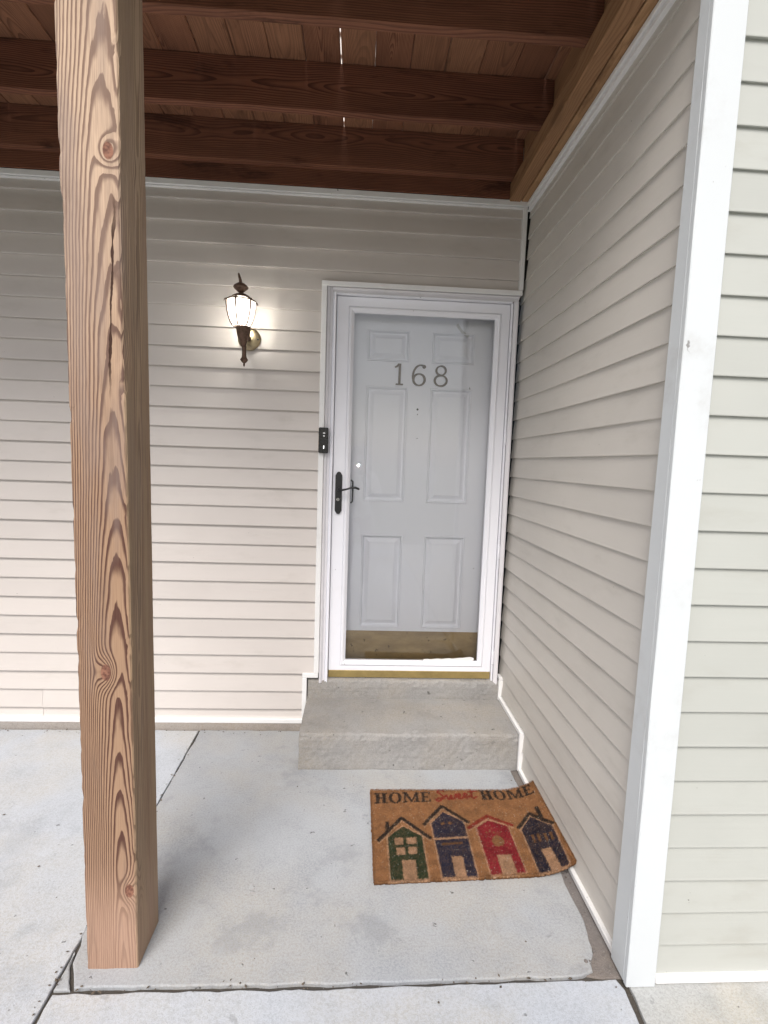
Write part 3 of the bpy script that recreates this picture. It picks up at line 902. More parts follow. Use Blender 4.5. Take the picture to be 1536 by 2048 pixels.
# ------------------------------------------------------------------ doorbell
db = thing('doorbell', 'black video doorbell fixed to the white door trim', 'doorbell', (-1.02, -0.015, 1.52))
bm = bmesh.new()
def rrect(x0, x1, z0, z1, r, y, n=4):
    out = []
    for cx, cz, a0 in ((x1 - r, z0 + r, -90), (x1 - r, z1 - r, 0), (x0 + r, z1 - r, 90), (x0 + r, z0 + r, 180)):
        for k in range(n + 1):
            a = R(a0 + 90 * k / n); out.append((cx + r * math.cos(a), y, cz + r * math.sin(a)))
    return out
bx0, bx1, bz0, bz1 = -1.0455, -0.9955, 1.523, 1.655
add_loft(bm, [rrect(bx0, bx1, bz0, bz1, 0.007, -0.0145), rrect(bx0, bx1, bz0, bz1, 0.007, -0.035), rrect(bx0 + 0.0025, bx1 - 0.0025, bz0 + 0.0025, bz1 - 0.0025, 0.006, -0.038)])
link('body', bm_mesh('body', bm), M_blackplastic, db)
bcx = (bx0 + bx1) / 2 + 0.003
for zz, a, hh in ((1.626, 0.0062, 0.0042), (1.612, 0.0055, 0.0040)):
    bm = bmesh.new(); add_loft(bm, [[(bcx + a * math.cos(t * math.pi / 6), -0.0375, zz + hh * math.sin(t * math.pi / 6)) for t in range(12)], [(bcx + a * 0.9 * math.cos(t * math.pi / 6), -0.0388, zz + hh * 0.9 * math.sin(t * math.pi / 6)) for t in range(12)]])
    link('sensor', bm_mesh('sensor', bm), M_marker, db)
box('button_light', bcx - 0.0020, bcx + 0.0016, -0.0388, -0.0375, 1.546, 1.562, M_led, db)
box('wedge', bx0 + 0.002, bx1 - 0.002, -0.0140, 0.004, bz0 + 0.001, bz1 - 0.001, M_blackplastic, db)

# ------------------------------------------------------------------ wall lantern
LX, LY = -1.4225, -0.135
wl = thing('wall_lantern', 'lit bronze carriage lantern on the siding left of the door', 'lantern', (LX, -0.01, 2.09))
# round back plate on the wall
bm = bmesh.new()
add_tube(bm, [(-1.411, 0.006, 2.090), (-1.411, -0.004, 2.090), (-1.411, -0.010, 2.090), (-1.411, -0.016, 2.090), (-1.411, -0.021, 2.090)], [0.0575, 0.0575, 0.054, 0.040, 0.022], 36)
link('back_plate', bm_mesh('back_plate', bm), M_bronzeplate, wl, True)
for sx in (-1, 1):
    bm = bmesh.new(); add_tube(bm, [(-1.411 + sx * 0.046, -0.006, 2.087), (-1.411 + sx * 0.046, -0.014, 2.087), (-1.411 + sx * 0.046, -0.017, 2.087)], [0.0045, 0.0045, 0.003], 10)
    link('screw', bm_mesh('screw', bm), M_black, wl)
tube('arm', [(-1.411, -0.018, 2.088), (-1.412, -0.055, 2.082), (-1.415, -0.095, 2.080), (LX + 0.008, LY + 0.01, 2.082)], [0.014, 0.012, 0.012, 0.014], M_bronze, wl, 12)
BX = LX + 0.012          # the body hangs slightly off plumb
lathe('holder', [(0.0005, 2.022), (0.012, 2.024), (0.0145, 2.035), (0.018, 2.050), (0.026, 2.062), (0.031, 2.078), (0.034, 2.100), (0.037, 2.112), (0.034, 2.116), (0.0005, 2.116)], BX, LY, M_bronze, wl, 24)
lathe('tail', [(0.0005, 1.926), (0.004, 1.932), (0.0055, 1.938), (0.004, 1.942), (0.013, 1.950), (0.0195, 1.960), (0.012, 1.971), (0.0105, 1.980), (0.0105, 2.015), (0.012, 2.0235), (0.0005, 2.0235)], BX + 0.004, LY, M_bronze, wl, 16)
gp = [(0.036, 2.117), (0.047, 2.134), (0.056, 2.158), (0.0625, 2.186), (0.066, 2.212), (0.067, 2.232), (0.060, 2.240), (0.047, 2.246)]
bm = bmesh.new()
add_lathe(bm, gp, LX, LY, 24, cap=False)
link('shade', bm_mesh('shade', bm), M_lampglass, wl, True)
bm = bmesh.new()
for k in range(6):
    a = R(22 + 60 * k)
    add_tube(bm, [(LX + (r + 0.002) * math.cos(a), LY + (r + 0.002) * math.sin(a), z) for r, z in gp[:6]] + [(LX + 0.052 * math.cos(a), LY + 0.052 * math.sin(a), 2.246), (LX + 0.038 * math.cos(a), LY + 0.038 * math.sin(a), 2.252)], 0.0046, 6)
    add_tube(bm, [(LX + 0.069 * math.cos(a), LY + 0.069 * math.sin(a), 2.238), (LX + 0.076 * math.cos(a), LY + 0.076 * math.sin(a), 2.236), (LX + 0.080 * math.cos(a), LY + 0.080 * math.sin(a), 2.226)], [0.0028, 0.0028, 0.0018], 6)
    add_tube(bm, [(BX + 0.036 * math.cos(a), LY + 0.036 * math.sin(a), 2.111), (BX + 0.045 * math.cos(a), LY + 0.045 * math.sin(a), 2.109), (BX + 0.048 * math.cos(a), LY + 0.048 * math.sin(a), 2.114)], [0.003, 0.003, 0.002], 6)
link('cage', bm_mesh('cage', bm), M_bronze, wl, True)
bm = bmesh.new()
pts = [(LX + 0.069 * math.cos(R(a)), LY + 0.069 * math.sin(R(a)), 2.2335) for a in range(0, 361, 15)]
add_tube(bm, pts, 0.0033, 6)
link('cage_ring', bm_mesh('cage_ring', bm), M_bronze, wl, True)
lathe('cap', [(0.050, 2.2465), (0.048, 2.250), (0.040, 2.258), (0.026, 2.266), (0.012, 2.270), (0.010, 2.275), (0.0005, 2.275)], LX, LY, M_bronze, wl, 24)
lathe('finial', [(0.0005, 2.272), (0.010, 2.274), (0.020, 2.283), (0.0335, 2.294), (0.036, 2.300), (0.031, 2.308), (0.018, 2.317), (0.008, 2.320), (0.0005, 2.321)], LX - 0.002, LY, M_bronze, wl, 24)
tube('finial_hook', [(LX - 0.002, LY, 2.317), (LX - 0.005, LY, 2.335), (LX - 0.010, LY - 0.002, 2.352), (LX - 0.012, LY - 0.003, 2.362), (LX - 0.014, LY - 0.003, 2.364)], [0.0075, 0.0065, 0.0055, 0.0042, 0.002], M_bronze, wl, 10)
lathe('bulb', [(0.0005, 2.128), (0.012, 2.130), (0.013, 2.145), (0.022, 2.165), (0.028, 2.185), (0.026, 2.205), (0.016, 2.218), (0.0005, 2.222)], LX, LY, M_bulb, wl, 20)
pl = bpy.data.lights.new('lantern_light', 'POINT')
pl.energy = 14.0
pl.color = (1.0, 0.99, 0.95)
pl.shadow_soft_size = 0.031
plo = bpy.data.objects.new('lantern_light', pl)
plo.location = (LX, LY, 2.185)
C.objects.link(plo)

# ------------------------------------------------------------------ wooden post
def build_post():
    bm = bmesh.new()
    hw, hd = 0.0720, 0.0760
    nz, ns = 184, 12
    zt_ = 2.9165
    rings = []
    for k in range(nz + 1):
        z = zt_ * k / nz
        ring = []
        cr = 0.0035
        cor = [(-hw, -hd), (hw, -hd), (hw, hd), (-hw, hd)]
        for ci in range(4):
            (ax, ay), (bx, by) = cor[ci], cor[(ci + 1) % 4]
            dx, dy = (bx - ax) / (2 * hw if ci % 2 == 0 else 2 * hd), (by - ay) / (2 * hw if ci % 2 == 0 else 2 * hd)
            Ls = 2 * hw if ci % 2 == 0 else 2 * hd
            for j in range(ns):
                s = cr + (Ls - 2 * cr) * j / (ns - 1)
                x, y = ax + dx * s, ay + dy * s
                ox, oy = dy, -dx
                q = Vector((x * 25, y * 25, z * 5))
                d = 0.0007 * mnoise.noise(q) + 0.0004 * mnoise.noise(Vector((x * 90, y * 90, z * 22)))
                x += ox * d; y += oy * d
                # waney front right edge beside and below the upper knot
                if ci in (0, 1):
                    e = math.hypot(x - hw, y + hd)
                    band = max(0.0, min(1.0, (z - 1.62) / 0.12)) * max(0.0, min(1.0, (2.24 - z) / 0.06))
                    w = max(0.0, 1 - e / 0.045)
                    cut = band * w * (0.010 + 0.006 * mnoise.noise(Vector((2.0, 1.0, z * 9))))
                    x -= cut * 0.75; y += cut * 0.75
                    nick = max(0.0, mnoise.noise(Vector((9.0, 4.0, z * 16)))) * 0.007 * max(0.0, 1 - e / 0.012)
                    x -= nick; y += nick
                # splintered left edge: the face is wider above 2.12 m
                if ci in (0, 3):
                    e = math.hypot(x + hw, y + hd)
                    if z > 2.118: x -= 0.0055 * max(0.0, 1 - e / 0.05)
                    nick = max(0.0, mnoise.noise(Vector((1.0, 4.0, z * 20)))) * 0.007 * max(0.0, 1 - e / 0.014)
                    x += nick; y += nick
                ring.append((x, y, z))
        rings.append(ring)
    add_loft(bm, rings)
    return bm_mesh('wooden_post', bm)
post = link('wooden_post', build_post(), M_post)
post.location = (-1.5030, -1.2460, 0.0)
post.rotation_euler = (0, -0.0066, 0)
tag(post, 'square weathered timber post with dark grain and knots, standing on the slab', 'post')

# ------------------------------------------------------------------ deck overhead
dk = thing('deck', 'reddish brown timber deck overhead with joists and gapped boards', 'deck', (-2.0, -0.7, 2.82))
ZB, ZD = 2.916, 3.101
def timber(name, x0, x1, y0, y1, z0, z1, mat, bev=0.003, along=0, seed=0.0):
    """Slightly bowed length of lumber with eased edges, its own origin for the grain."""
    bm = bmesh.new()
    cx, cy, cz = (x0 + x1) / 2, (y0 + y1) / 2, (z0 + z1) / 2
    n = 24
    rings = []
    if along == 0: L, a0, a1, b0, b1 = (x0 - cx, x1 - cx), y0 - cy, y1 - cy, z0 - cz, z1 - cz
    else: L, a0, a1, b0, b1 = (y0 - cy, y1 - cy), x0 - cx, x1 - cx, z0 - cz, z1 - cz
    for k in range(n + 1):
        s = L[0] + (L[1] - L[0]) * k / n
        oa = 0.0020 * mnoise.noise(Vector((s * 1.1, seed, 1.0))); ob = 0.0015 * mnoise.noise(Vector((s * 1.3, seed, 7.0)))
        r = []
        for a, b_ in ((a0 + bev, b0), (a1 - bev, b0), (a1, b0 + bev), (a1, b1 - bev), (a1 - bev, b1), (a0 + bev, b1), (a0, b1 - bev), (a0, b0 + bev)):
            nk = 0.0006 * mnoise.noise(Vector((s * 18, a * 40, b_ * 40 + seed)))
            r.append((s, a + oa + nk, b_ + ob + nk) if along == 0 else (a + oa + nk, s, b_ + ob + nk))
        rings.append(r)
    add_loft(bm, rings)
    o = link(name, bm_mesh(name, bm), mat)
    o.parent = dk
    o.location = Vector((cx, cy, cz)) - dk.location
    return o
for i, (ya, yb) in enumerate(((-0.0220, -0.0610), (-0.4130, -0.4500), (-0.8470, -0.8870))):
    timber('joist' if i else 'ledger', -5.2, -0.0640, min(ya, yb), max(ya, yb), ZB, ZD - 0.0005, M_joist, 0.003, 0, i * 3.3)
# band board against the house wall, below the ledger
timber('band_board', -5.2, -0.110, -0.0205, 0.0120, 2.838, 3.060, M_joist, 0.002, 0, 41.0)
# side rim, and the doubled bearer it stands on
timber('side_rim', -0.0620, -0.0230, -1.50, -0.0640, ZB + 0.001, ZD - 0.0005, M_beam, 0.003, 1, 51.0)
timber('bearer', -0.1080, -0.0500, -1.420, 0.0100, 2.8275, ZB - 0.0010, M_beam, 0.004, 1, 61.0)
timber('bearer', -0.0455, 0.0120, -1.420, 0.0100, 2.8300, ZB - 0.0015, M_joist if False else M_beam, 0.003, 1, 71.0)
# front beam carried by the post, and the front rim
timber('front_beam', -5.2, -0.0640, -1.3120, -1.1800, ZB + 0.002, ZD - 0.0008, M_joist, 0.004, 0, 81.0)
timber('front_rim', -5.2, -0.0640, -1.5000, -1.4610, ZB, ZD - 0.0005, M_joist, 0.003, 0, 91.0)
XS = [-0.953 - 0.1425 * k for k in range(1, 30)][::-1] + [-0.953, -0.815, -0.670, -0.528, -0.386, -0.243, -0.104, 0.012]
GAPLESS = {i for i, x in enumerate(XS) if -0.83 < x < -0.80} | {i - 1 for i, x in enumerate(XS) if -0.83 < x < -0.80}
for i in range(len(XS) - 1):
    g0 = 0.0032 if abs(XS[i] + 0.953) < 1e-6 else random.uniform(0.0009, 0.0016) * (0.3 if i in GAPLESS else 1.0)
    g1 = 0.0030 if abs(XS[i + 1] + 0.953) < 1e-6 else random.uniform(0.0009, 0.0016) * (0.3 if i in GAPLESS else 1.0)
    timber('deck_board', XS[i] + g0, XS[i + 1] - g1, -1.53, 0.0115 - random.uniform(0.002, 0.006), ZD, ZD + 0.030 + 0.0005 * random.random(), M_board, 0.003, 1, i * 7.7)

# ------------------------------------------------------------------ doormat
MW, MH = 0.75, 0.50
def mat_surface(u, v):
    t = np.maximum(0, u - .58)
    z = 1.6 * t * t
    X = -.738 + np.minimum(u, .58) + t - (3.2 * t) ** 2 * t / 6
    a = u / MW
    yn = -1.045 + a * .033; yf = -.545 - .005 * a
    return X, yn + (yf - yn) * v / MH, z
def pip(poly, U, V):
    inside = np.zeros(U.shape, bool)
    n = len(poly); j = n - 1
    for i in range(n):
        xi, yi = poly[i]; xj, yj = poly[j]
        if yi != yj:
            c = ((yi > V) != (yj > V)) & (U < (xj - xi) * (V - yi) / (yj - yi) + xi)
            inside ^= c
        j = i
    return inside
def seg_dist(a, b_, U, V):
    ax, ay = a; dx, dy = b_[0] - ax, b_[1] - ay
    t = np.clip(((U - ax) * dx + (V - ay) * dy) / (dx * dx + dy * dy + 1e-12), 0, 1)
    return np.hypot(U - ax - t * dx, V - ay - t * dy)
def line(pts, U, V): return np.min([seg_dist(pts[i], pts[i + 1], U, V) for i in range(len(pts) - 1)], axis=0)
COIR = np.array((0.250, 0.118, 0.052)); PALE = np.array((0.40, 0.235, 0.14))
BLACK = np.array((0.016, 0.014, 0.014)); NAVY = np.array((0.016, 0.018, 0.036)); GREEN = np.array((0.014, 0.030, 0.015))
CRIM = np.array((0.20, 0.012, 0.022)); RED = np.array((0.20, 0.022, 0.016))
def letters(ch):
    """Slab serif capitals on a 0..1 box: list of polygons, hole polygons."""
    s, f = 0.28, 0.115
    rect = lambda a, b_, c, d: [(a, c), (b_, c), (b_, d), (a, d)]
    if ch == 'H':
        return [rect(.12, .12 + s, 0, 1), rect(.88 - s, .88, 0, 1), rect(.2, .8, .44, .56),
                rect(.0, .46, 0, f), rect(.0, .46, 1 - f, 1), rect(.54, 1, 0, f), rect(.54, 1, 1 - f, 1)], []
    if ch == 'O':
        return [ell(.5, .5, .5, .54, 0, 345, 24)], [ell(.5, .5, .235, .42, 0, 345, 24)]
    if ch == 'M':
        return [rect(.07, .19, 0, 1), rect(.76, .93, 0, 1), rect(0, .28, 0, f), rect(.64, 1, 0, f), rect(0, .22, 1 - f, 1), rect(.78, 1, 1 - f, 1),
                [(.07, 1), (.28, 1), (.58, .12), (.46, .02)], [(.93, 1), (.78, 1), (.46, .02), (.54, .02)]], []
    if ch == 'E':
        return [rect(.1, .1 + s, 0, 1), rect(0, .9, 0, f), rect(0, .88, 1 - f, 1), rect(.3, .66, .45, .55), rect(.78, .92, 0, .28), rect(.74, .88, .72, 1), rect(.60, .68, .36, .64)], []
def sample_print(U, V):
    col = np.tile(COIR, U.shape + (1,)).astype(float)
    hgt = np.zeros(U.shape)
    jx = np.random.default_rng(3).normal(0, 0.0017, U.shape); jy = np.random.default_rng(4).normal(0, 0.0017, U.shape)
    U, V = U + jx, V + jy
    def paint(mask, c, h=0.0): col[mask] = c; hgt[mask] = h
    def roof(pts, c, w=0.0075):
        d = line([(a, b_ - 0.004) for a, b_ in pts], U, V); paint(d < w, c)
    def house(body, c, rpts):
        d = line(body + [body[0]], U, V); paint(d < 0.0065, PALE, -0.003)
        paint(pip(body, U, V), c)
        dd = line(body + [body[0]], U, V)
        dr = line([(a, b_ - 0.017) for a, b_ in rpts], U, V); paint((dr < 0.005), PALE, -0.003)
    def hole(p): paint(pip(p, U, V), PALE * 0.85, -0.001)
    # green house
    r_ = [(.024, .197), (.124, .319), (.228, .203)]
    house([(.126, .266), (.061, .207), (.061, .003), (.196, .003), (.196, .210)], GREEN, r_)
    roof(r_, BLACK); paint(pip([(.052, .235), (.055, .293), (.071, .295), (.071, .255)], U, V), BLACK)
    for p in ([(.086, .203), (.121, .203), (.119, .167), (.086, .167)], [(.133, .203), (.172, .203), (.172, .168), (.134, .168)],
              [(.089, .152), (.123, .152), (.123, .116), (.090, .116)], [(.135, .154), (.170, .154), (.168, .117), (.135, .117)],
              [(.106, .090), (.158, .090), (.156, 0), (.106, 0)]): hole(p)
    # blue house
    r_ = [(.214, .280), (.304, .391), (.398, .290)]
    house([(.304, .348), (.246, .282), (.247, .004), (.374, .004), (.380, .287)], NAVY, r_)
    roof(r_, BLACK)
    paint(pip([(.244, .197), (.379, .205), (.379, .193), (.245, .186)], U, V), PALE, -0.002)
    paint(pip([(.267, .168), (.352, .172), (.351, .161), (.268, .157)], U, V), COIR * 0.45)
    for a, b_ in ((.291, .277), (.322, .279)): paint(np.hypot(U - a, V - b_) < .0085, COIR * 0.6)
    hole([(.296, .099), (.338, .101), (.335, .0), (.294, .0)])
    # crimson house
    r_ = [(.394, .255), (.487, .325), (.577, .266)]
    house([(.485, .294), (.427, .251), (.427, .006), (.556, .010), (.557, .256)], CRIM, r_)
    roof(r_, RED)
    paint(pip([(.470, .172), (.478, .192), (.497, .206), (.514, .195), (.521, .170), (.508, .146), (.476, .143)], U, V), COIR * 0.8)
    for k in range(5): paint(np.hypot(U - (.462 + .014 * k), V - (.221 + .006 * math.sin(k * 1.6))) < .0042, COIR * 0.7)
    hole([(.470, .098), (.526, .100), (.523, .0), (.467, .0)])
    # dark blue house
    r_ = [(.601, .250), (.667, .321), (.737, .222)]
    house([(.666, .296), (.610, .234), (.606, .004), (.722, .004), (.731, .217)], NAVY * 0.75, r_)
    roof(r_, BLACK); paint(pip([(.698, .262), (.698, .341), (.715, .341), (.715, .255)], U, V), BLACK)
    for k, (a, b_) in enumerate(((.640, .171), (.662, .170), (.688, .163), (.710, .158))):
        paint(pip([(a - .0055, b_ + .022), (a + .0055, b_ + .022), (a + .0035, b_ - .022), (a - .0065, b_ - .022)], U, V), COIR * 0.55)
    hole([(.649, .112), (.686, .107), (.690, 0), (.650, 0)])
    # words
    for quad, txt in (([(.014, .404), (.272, .416), (.276, .484), (.014, .474)], 'HOME'), ([(.490, .428), (.738, .424), (.738, .491), (.488, .497)], 'HOME')):
        (x0, y0), (x1, y1), (x2, y2), (x3, y3) = quad
        ws_ = [.24, .235, .30, .20]; gap = .012; p0 = 0
        for ch, w in zip(txt, ws_):
            tf = lambda a, b_: ((lambda s: ((1 - b_) * (x0 + (x1 - x0) * s) + b_ * (x3 + (x2 - x3) * s), (1 - b_) * (y0 + (y1 - y0) * s) + b_ * (y3 + (y2 - y3) * s)))(p0 + a * (w - gap)))
            pos, neg = letters(ch)
            for pl_ in pos: paint(pip([tf(*q) for q in pl_], U, V), BLACK)
            for pl_ in neg: paint(pip([tf(*q) for q in pl_], U, V), COIR)
            p0 += w + 0.006
    # script word "Sweet"
    sc = [[(.17, .86), (.13, .98), (.05, .95), (.03, .80), (.12, .62), (.16, .45), (.10, .22), (.02, .16), (-.02, .28), (.05, .38), (.18, .36)],
          [(.18, .36), (.24, .58), (.26, .30), (.30, .26), (.35, .56), (.36, .28), (.42, .27), (.46, .62)],
          [(.46, .62), (.47, .40), (.54, .42), (.575, .56), (.53, .66), (.495, .52), (.51, .34), (.57, .28), (.63, .40)],
          [(.63, .40), (.69, .44), (.725, .58), (.68, .68), (.645, .54), (.66, .36), (.72, .30), (.79, .46)],
          [(.86, 1.04), (.84, .66), (.83, .38), (.88, .28), (.96, .40)], [(.77, .76), (.97, .82)]]
    tfs = lambda a, b_: (.287 + a * .190 + b_ * .010, .402 + a * .010 + b_ * .098)
    for pth in sc: paint(line([tfs(*q) for q in pth], U, V) < .0050, RED)
    wr = np.random.default_rng(5).random(U.shape)
    patch = 0.5 + 0.5 * np.sin(U * 61 + 3 * np.sin(V * 47)) * np.sin(V * 53 + 2 * np.sin(U * 39))
    fade = np.where(wr < 0.08 + 0.20 * patch, 0.48, 0.05)[..., None]
    col = col * (1 - fade) + np.array((0.20, 0.115, 0.06)) * fade
    lint = np.random.default_rng(6).random(U.shape) < 0.006
    col[lint] = (0.42, 0.38, 0.33)
    return col, hgt

dm = thing('doormat', 'brown coir doormat with four painted houses and HOME Sweet HOME lettering', 'doormat', (-0.37, -0.79, 0.0))
nu, nv = 376, 251
uu, vv = np.meshgrid(np.linspace(0, MW, nu), np.linspace(0, MH, nv))
col, hgt = sample_print(uu, vv)
rng = np.random.default_rng(11)
X, Y, Zs = mat_surface(uu, vv)
edge = np.minimum.reduce([uu, MW - uu, vv, MH - vv])
edgew = 0.0022 * np.array([[mnoise.noise(Vector((a * 60, b_ * 60, 2.0))) for a in uu[0, ::1]] for b_ in vv[::1, 0]])
th = 0.0165 + hgt + rng.normal(0, 0.0009, uu.shape) - 0.006 * np.exp(-edge / 0.004) + edgew * 0.5
bd = edge < 1e-9
X = X + np.where(bd, rng.normal(0, 0.0014, X.shape), 0); Y = Y + np.where(bd, rng.normal(0, 0.0014, X.shape), 0)
top = np.stack([X, Y, Zs + th], -1).reshape(-1, 3)
bot = np.stack([X, Y, Zs + 0.001], -1).reshape(-1, 3)
idx = np.arange(nu * nv).reshape(nv, nu)
quads = np.stack([idx[:-1, :-1], idx[:-1, 1:], idx[1:, 1:], idx[1:, :-1]], -1).reshape(-1, 4)
per = np.concatenate([idx[0, :-1], idx[:-1, -1], idx[-1, :0:-1], idx[:0:-1, 0]])
NB = nu * nv
perb = NB + np.arange(len(per))
sideq = np.stack([per, perb, np.roll(perb, -1), np.roll(per, -1)], -1)
verts = np.concatenate([top, bot[per]])
me = bpy.data.meshes.new('pile')
me.from_pydata(verts.tolist(), [], np.concatenate([quads, sideq]).tolist() + [[int(NB + i), int(NB + i + 1), int(NB + 2 * (nu - 1) + (nv - 1) - i - 1), int(NB + 2 * (nu - 1) + (nv - 1) - i)] for i in range(nu - 1)])
shade = np.clip(1 + rng.normal(0, 0.16, (nv, nu, 1)), 0.5, 1.6)
vc_ = np.concatenate([(col * shade).reshape(-1, 3), np.tile(COIR * 0.35, (len(per), 1))])
at = me.color_attributes.new('print', 'FLOAT_COLOR', 'POINT')
at.data.foreach_set('color', np.concatenate([vc_, np.ones((len(vc_), 1))], 1).astype(np.float32).ravel())
def coir_mat():
    b = MB('painted_coir', rough=0.95, spec=0.1)
    a = b.n('ShaderNodeVertexColor', layer_name='print')
    x, y, z = b.coords()
    n = b.noise(b.vec(x, y, z), 25.0, 4, 0.6)
    f = b.noise(b.vec(x, y, z), 600.0, 2, 0.6)
    g = n.ramp(0.3, 0.75, 1.08, 0.72) * f.ramp(0.25, 0.75, 0.7, 1.2)
    c = b.mix(1.0, a.outputs[0], b.grey(g), 'MULTIPLY')
    spk = b.noise(b.vec(x + 4.0, y, z), 120.0, 2)
    c = b.mix(spk.ramp(0.735, 0.76, 0.0, 0.6), c, (0.50, 0.46, 0.42))
    b.color(c)
    return b.bump(f, 0.002, 0.8).mat
M_coir = coir_mat()
link('pile', me, M_coir, dm)
# loose bristles standing out of the pile
nb = 80000
bu = rng.uniform(0.001, MW - 0.001, nb); bv = rng.uniform(0.001, MH - 0.001, nb)
ne = 7000
bu[:ne] = np.where(rng.random(ne) < 0.5, rng.choice([0.0005, MW - 0.0005], ne), bu[:ne])
bv[:ne] = np.where((bu[:ne] > 0.001) & (bu[:ne] < MW - 0.001), rng.choice([0.0005, MH - 0.0005], ne), bv[:ne])
bc, bh = sample_print(bu, bv)
bX, bY, bZ = mat_surface(bu, bv)
ang = rng.uniform(0, 2 * np.pi, nb); lean = rng.normal(0, 0.0034, (nb, 2)); hh = rng.uniform(0.002, 0.0075, nb)
wdt = 0.0007
base = np.stack([bX, bY, bZ + 0.0135 + bh], -1)
dirv = np.stack([np.cos(ang) * wdt, np.sin(ang) * wdt, np.zeros(nb)], -1)
tip = base + np.stack([lean[:, 0], lean[:, 1], hh + 0.0015], -1)
bvts = np.stack([base - dirv, base + dirv, tip], 1).reshape(-1, 3)
me2 = bpy.data.meshes.new('bristles')
me2.vertices.add(nb * 3); me2.vertices.foreach_set('co', bvts.astype(np.float32).ravel())
me2.loops.add(nb * 3); me2.loops.foreach_set('vertex_index', np.arange(nb * 3, dtype=np.int32))
me2.polygons.add(nb); me2.polygons.foreach_set('loop_start', np.arange(0, nb * 3, 3, dtype=np.int32))
me2.update(calc_edges=True)
bcol = np.repeat(bc * np.clip(1.1 + rng.normal(0, 0.28, (nb, 1)), 0.4, 2.0), 3, axis=0)
at2 = me2.color_attributes.new('print', 'FLOAT_COLOR', 'POINT')
at2.data.foreach_set('color', np.concatenate([bcol, np.ones((nb * 3, 1))], 1).astype(np.float32).ravel())
bo = link('bristles', me2, M_coir, dm)
bo['kind'] = 'stuff'

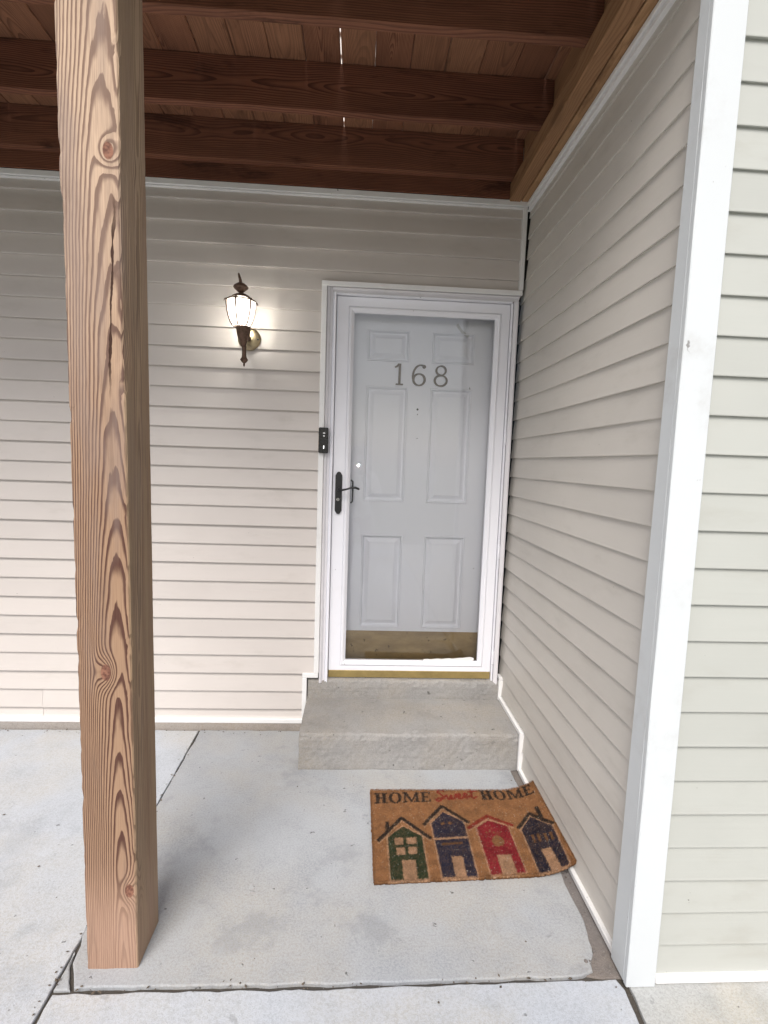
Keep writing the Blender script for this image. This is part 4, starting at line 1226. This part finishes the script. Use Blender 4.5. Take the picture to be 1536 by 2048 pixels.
# ------------------------------------------------------------------ photographer (seen in the door glass)
def build_person(ox, oy):
    V_ = []; E_ = []; Rd = []
    def v(p, r, par=None, r2=None):
        V_.append(p); Rd.append((r, r2 or r))
        if par is not None: E_.append((par, len(V_) - 1))
        return len(V_) - 1
    pel = v((0, 0, .92), .135, None, .105)
    wai = v((0, 0, 1.06), .118, pel, .09)
    che = v((0, -.01, 1.26), .140, wai, .10)
    nb_ = v((0, -.005, 1.39), .075, che, .065)
    nk = v((0, .01, 1.455), .048, nb_)
    hl = v((0, .03, 1.525), .066, nk, .075)
    v((0, .025, 1.605), .066, hl, .075)
    v((0, .105, 1.535), .012, hl)                       # nose
    for s_ in (-1, 1):
        sh = v((s_ * .165, -.01, 1.345), .058, che)
        el = v((s_ * .235, .07, 1.11), .045, sh)
        wr = v((s_ * .085, .255, 1.335), .030, el)
        pm = v((s_ * .058, .292, 1.405), .030, wr, .018)
        for k in range(4):
            f1 = v((s_ * .062, .322, 1.385 + .021 * k), .0085, pm)
            v((s_ * .040, .331 + .001 * k, 1.388 + .021 * k), .0075, f1)
        t1 = v((s_ * .050, .286, 1.45), .010, pm)
        v((s_ * .032, .297, 1.475), .008, t1)
        hp_ = v((s_ * .09, 0, .86), .088, pel)
        kn_ = v((s_ * .10, .015, .48), .060, hp_)
        an = v((s_ * .105, -.01, .085), .042, kn_)
        v((s_ * .115, .12, .035), .036, an)
    me_ = bpy.data.meshes.new('person_base')
    me_.from_pydata(V_, E_, [])
    o_ = bpy.data.objects.new('person_base', me_); C.objects.link(o_)
    md = o_.modifiers.new('skin', 'SKIN')
    for i, r in enumerate(Rd): me_.skin_vertices[0].data[i].radius = r
    me_.skin_vertices[0].data[0].use_root = True
    o_.modifiers.new('sub', 'SUBSURF').levels = 1
    dg = bpy.context.evaluated_depsgraph_get()
    out = bpy.data.meshes.new_from_object(o_.evaluated_get(dg))
    bpy.data.objects.remove(o_)
    out.name = 'person'
    out.materials.clear()
    for mm in (M_hoodie, M_pants, M_skin, M_shoe): out.materials.append(mm)
    for p in out.polygons:
        p.use_smooth = True
        c = p.center
        hand = c.y > .262 and c.z < 1.5
        p.material_index = 2 if (c.z > 1.43 and c.y < .2 and abs(c.x) < .12) or hand else 0 if c.z > .86 else 1 if c.z > .10 else 3
    ob = bpy.data.objects.new('person', out); C.objects.link(ob)
    ob.location = (ox, oy, 0)
    return ob
M_hoodie = plain('pale_fleece', (0.78, 0.77, 0.75), 0.9, 0, 40, 0.2)
M_pants = plain('dusty_pink_cotton', (0.30, 0.20, 0.22), 0.9, 0, 40, 0.25)
M_skin = plain('skin', (0.50, 0.32, 0.24), 0.55, 0, 20, 0.1)
M_shoe = plain('white_shoe', (0.6, 0.6, 0.6), 0.6)
M_hair = plain('light_hair', (0.42, 0.33, 0.22), 0.6, 0, 60, 0.4)
person = build_person(-0.822, -3.005)
tag(person, 'person in a pale top holding up a phone, seen reflected in the door glass', 'person')
bm = bmesh.new()
rings = []
for k, (z, rx, ry, cy) in enumerate(((1.36, .115, .045, -.055), (1.44, .118, .060, -.045), (1.52, .105, .082, -.015), (1.58, .098, .090, .005), (1.63, .085, .085, .012), (1.665, .055, .06, .015), (1.675, .015, .02, .015))):
    ring = []
    for i in range(20):
        a = 2 * math.pi * i / 20
        x, y = rx * math.cos(a), cy + ry * math.sin(a)
        if math.sin(a) > 0.1 and z < 1.6: y = min(y, 0.035)
        ring.append((person.location.x + x, person.location.y + y, z))
    rings.append(ring)
add_loft(bm, rings)
hair = link('hair', bm_mesh('hair', bm), M_hair, None, True)
hair.parent = person
hair.matrix_parent_inverse = Matrix.Translation(-person.location)
ph = thing('phone', 'dark phone with its small light on, held up and reflected in the glass', 'phone', (-0.822, -2.695, 1.36))
box('body', -0.862, -0.786, -2.700, -2.691, 1.352, 1.512, M_blackplastic, ph, 0.003, 2)
bm = bmesh.new()
add_tube(bm, [(-0.836, -2.6915, 1.447), (-0.836, -2.6902, 1.447)], 0.0075, 16)
link('flash_light', bm_mesh('flash_light', bm), emit('phone_flash', (1.0, 0.98, 0.95), 1200.0), ph)
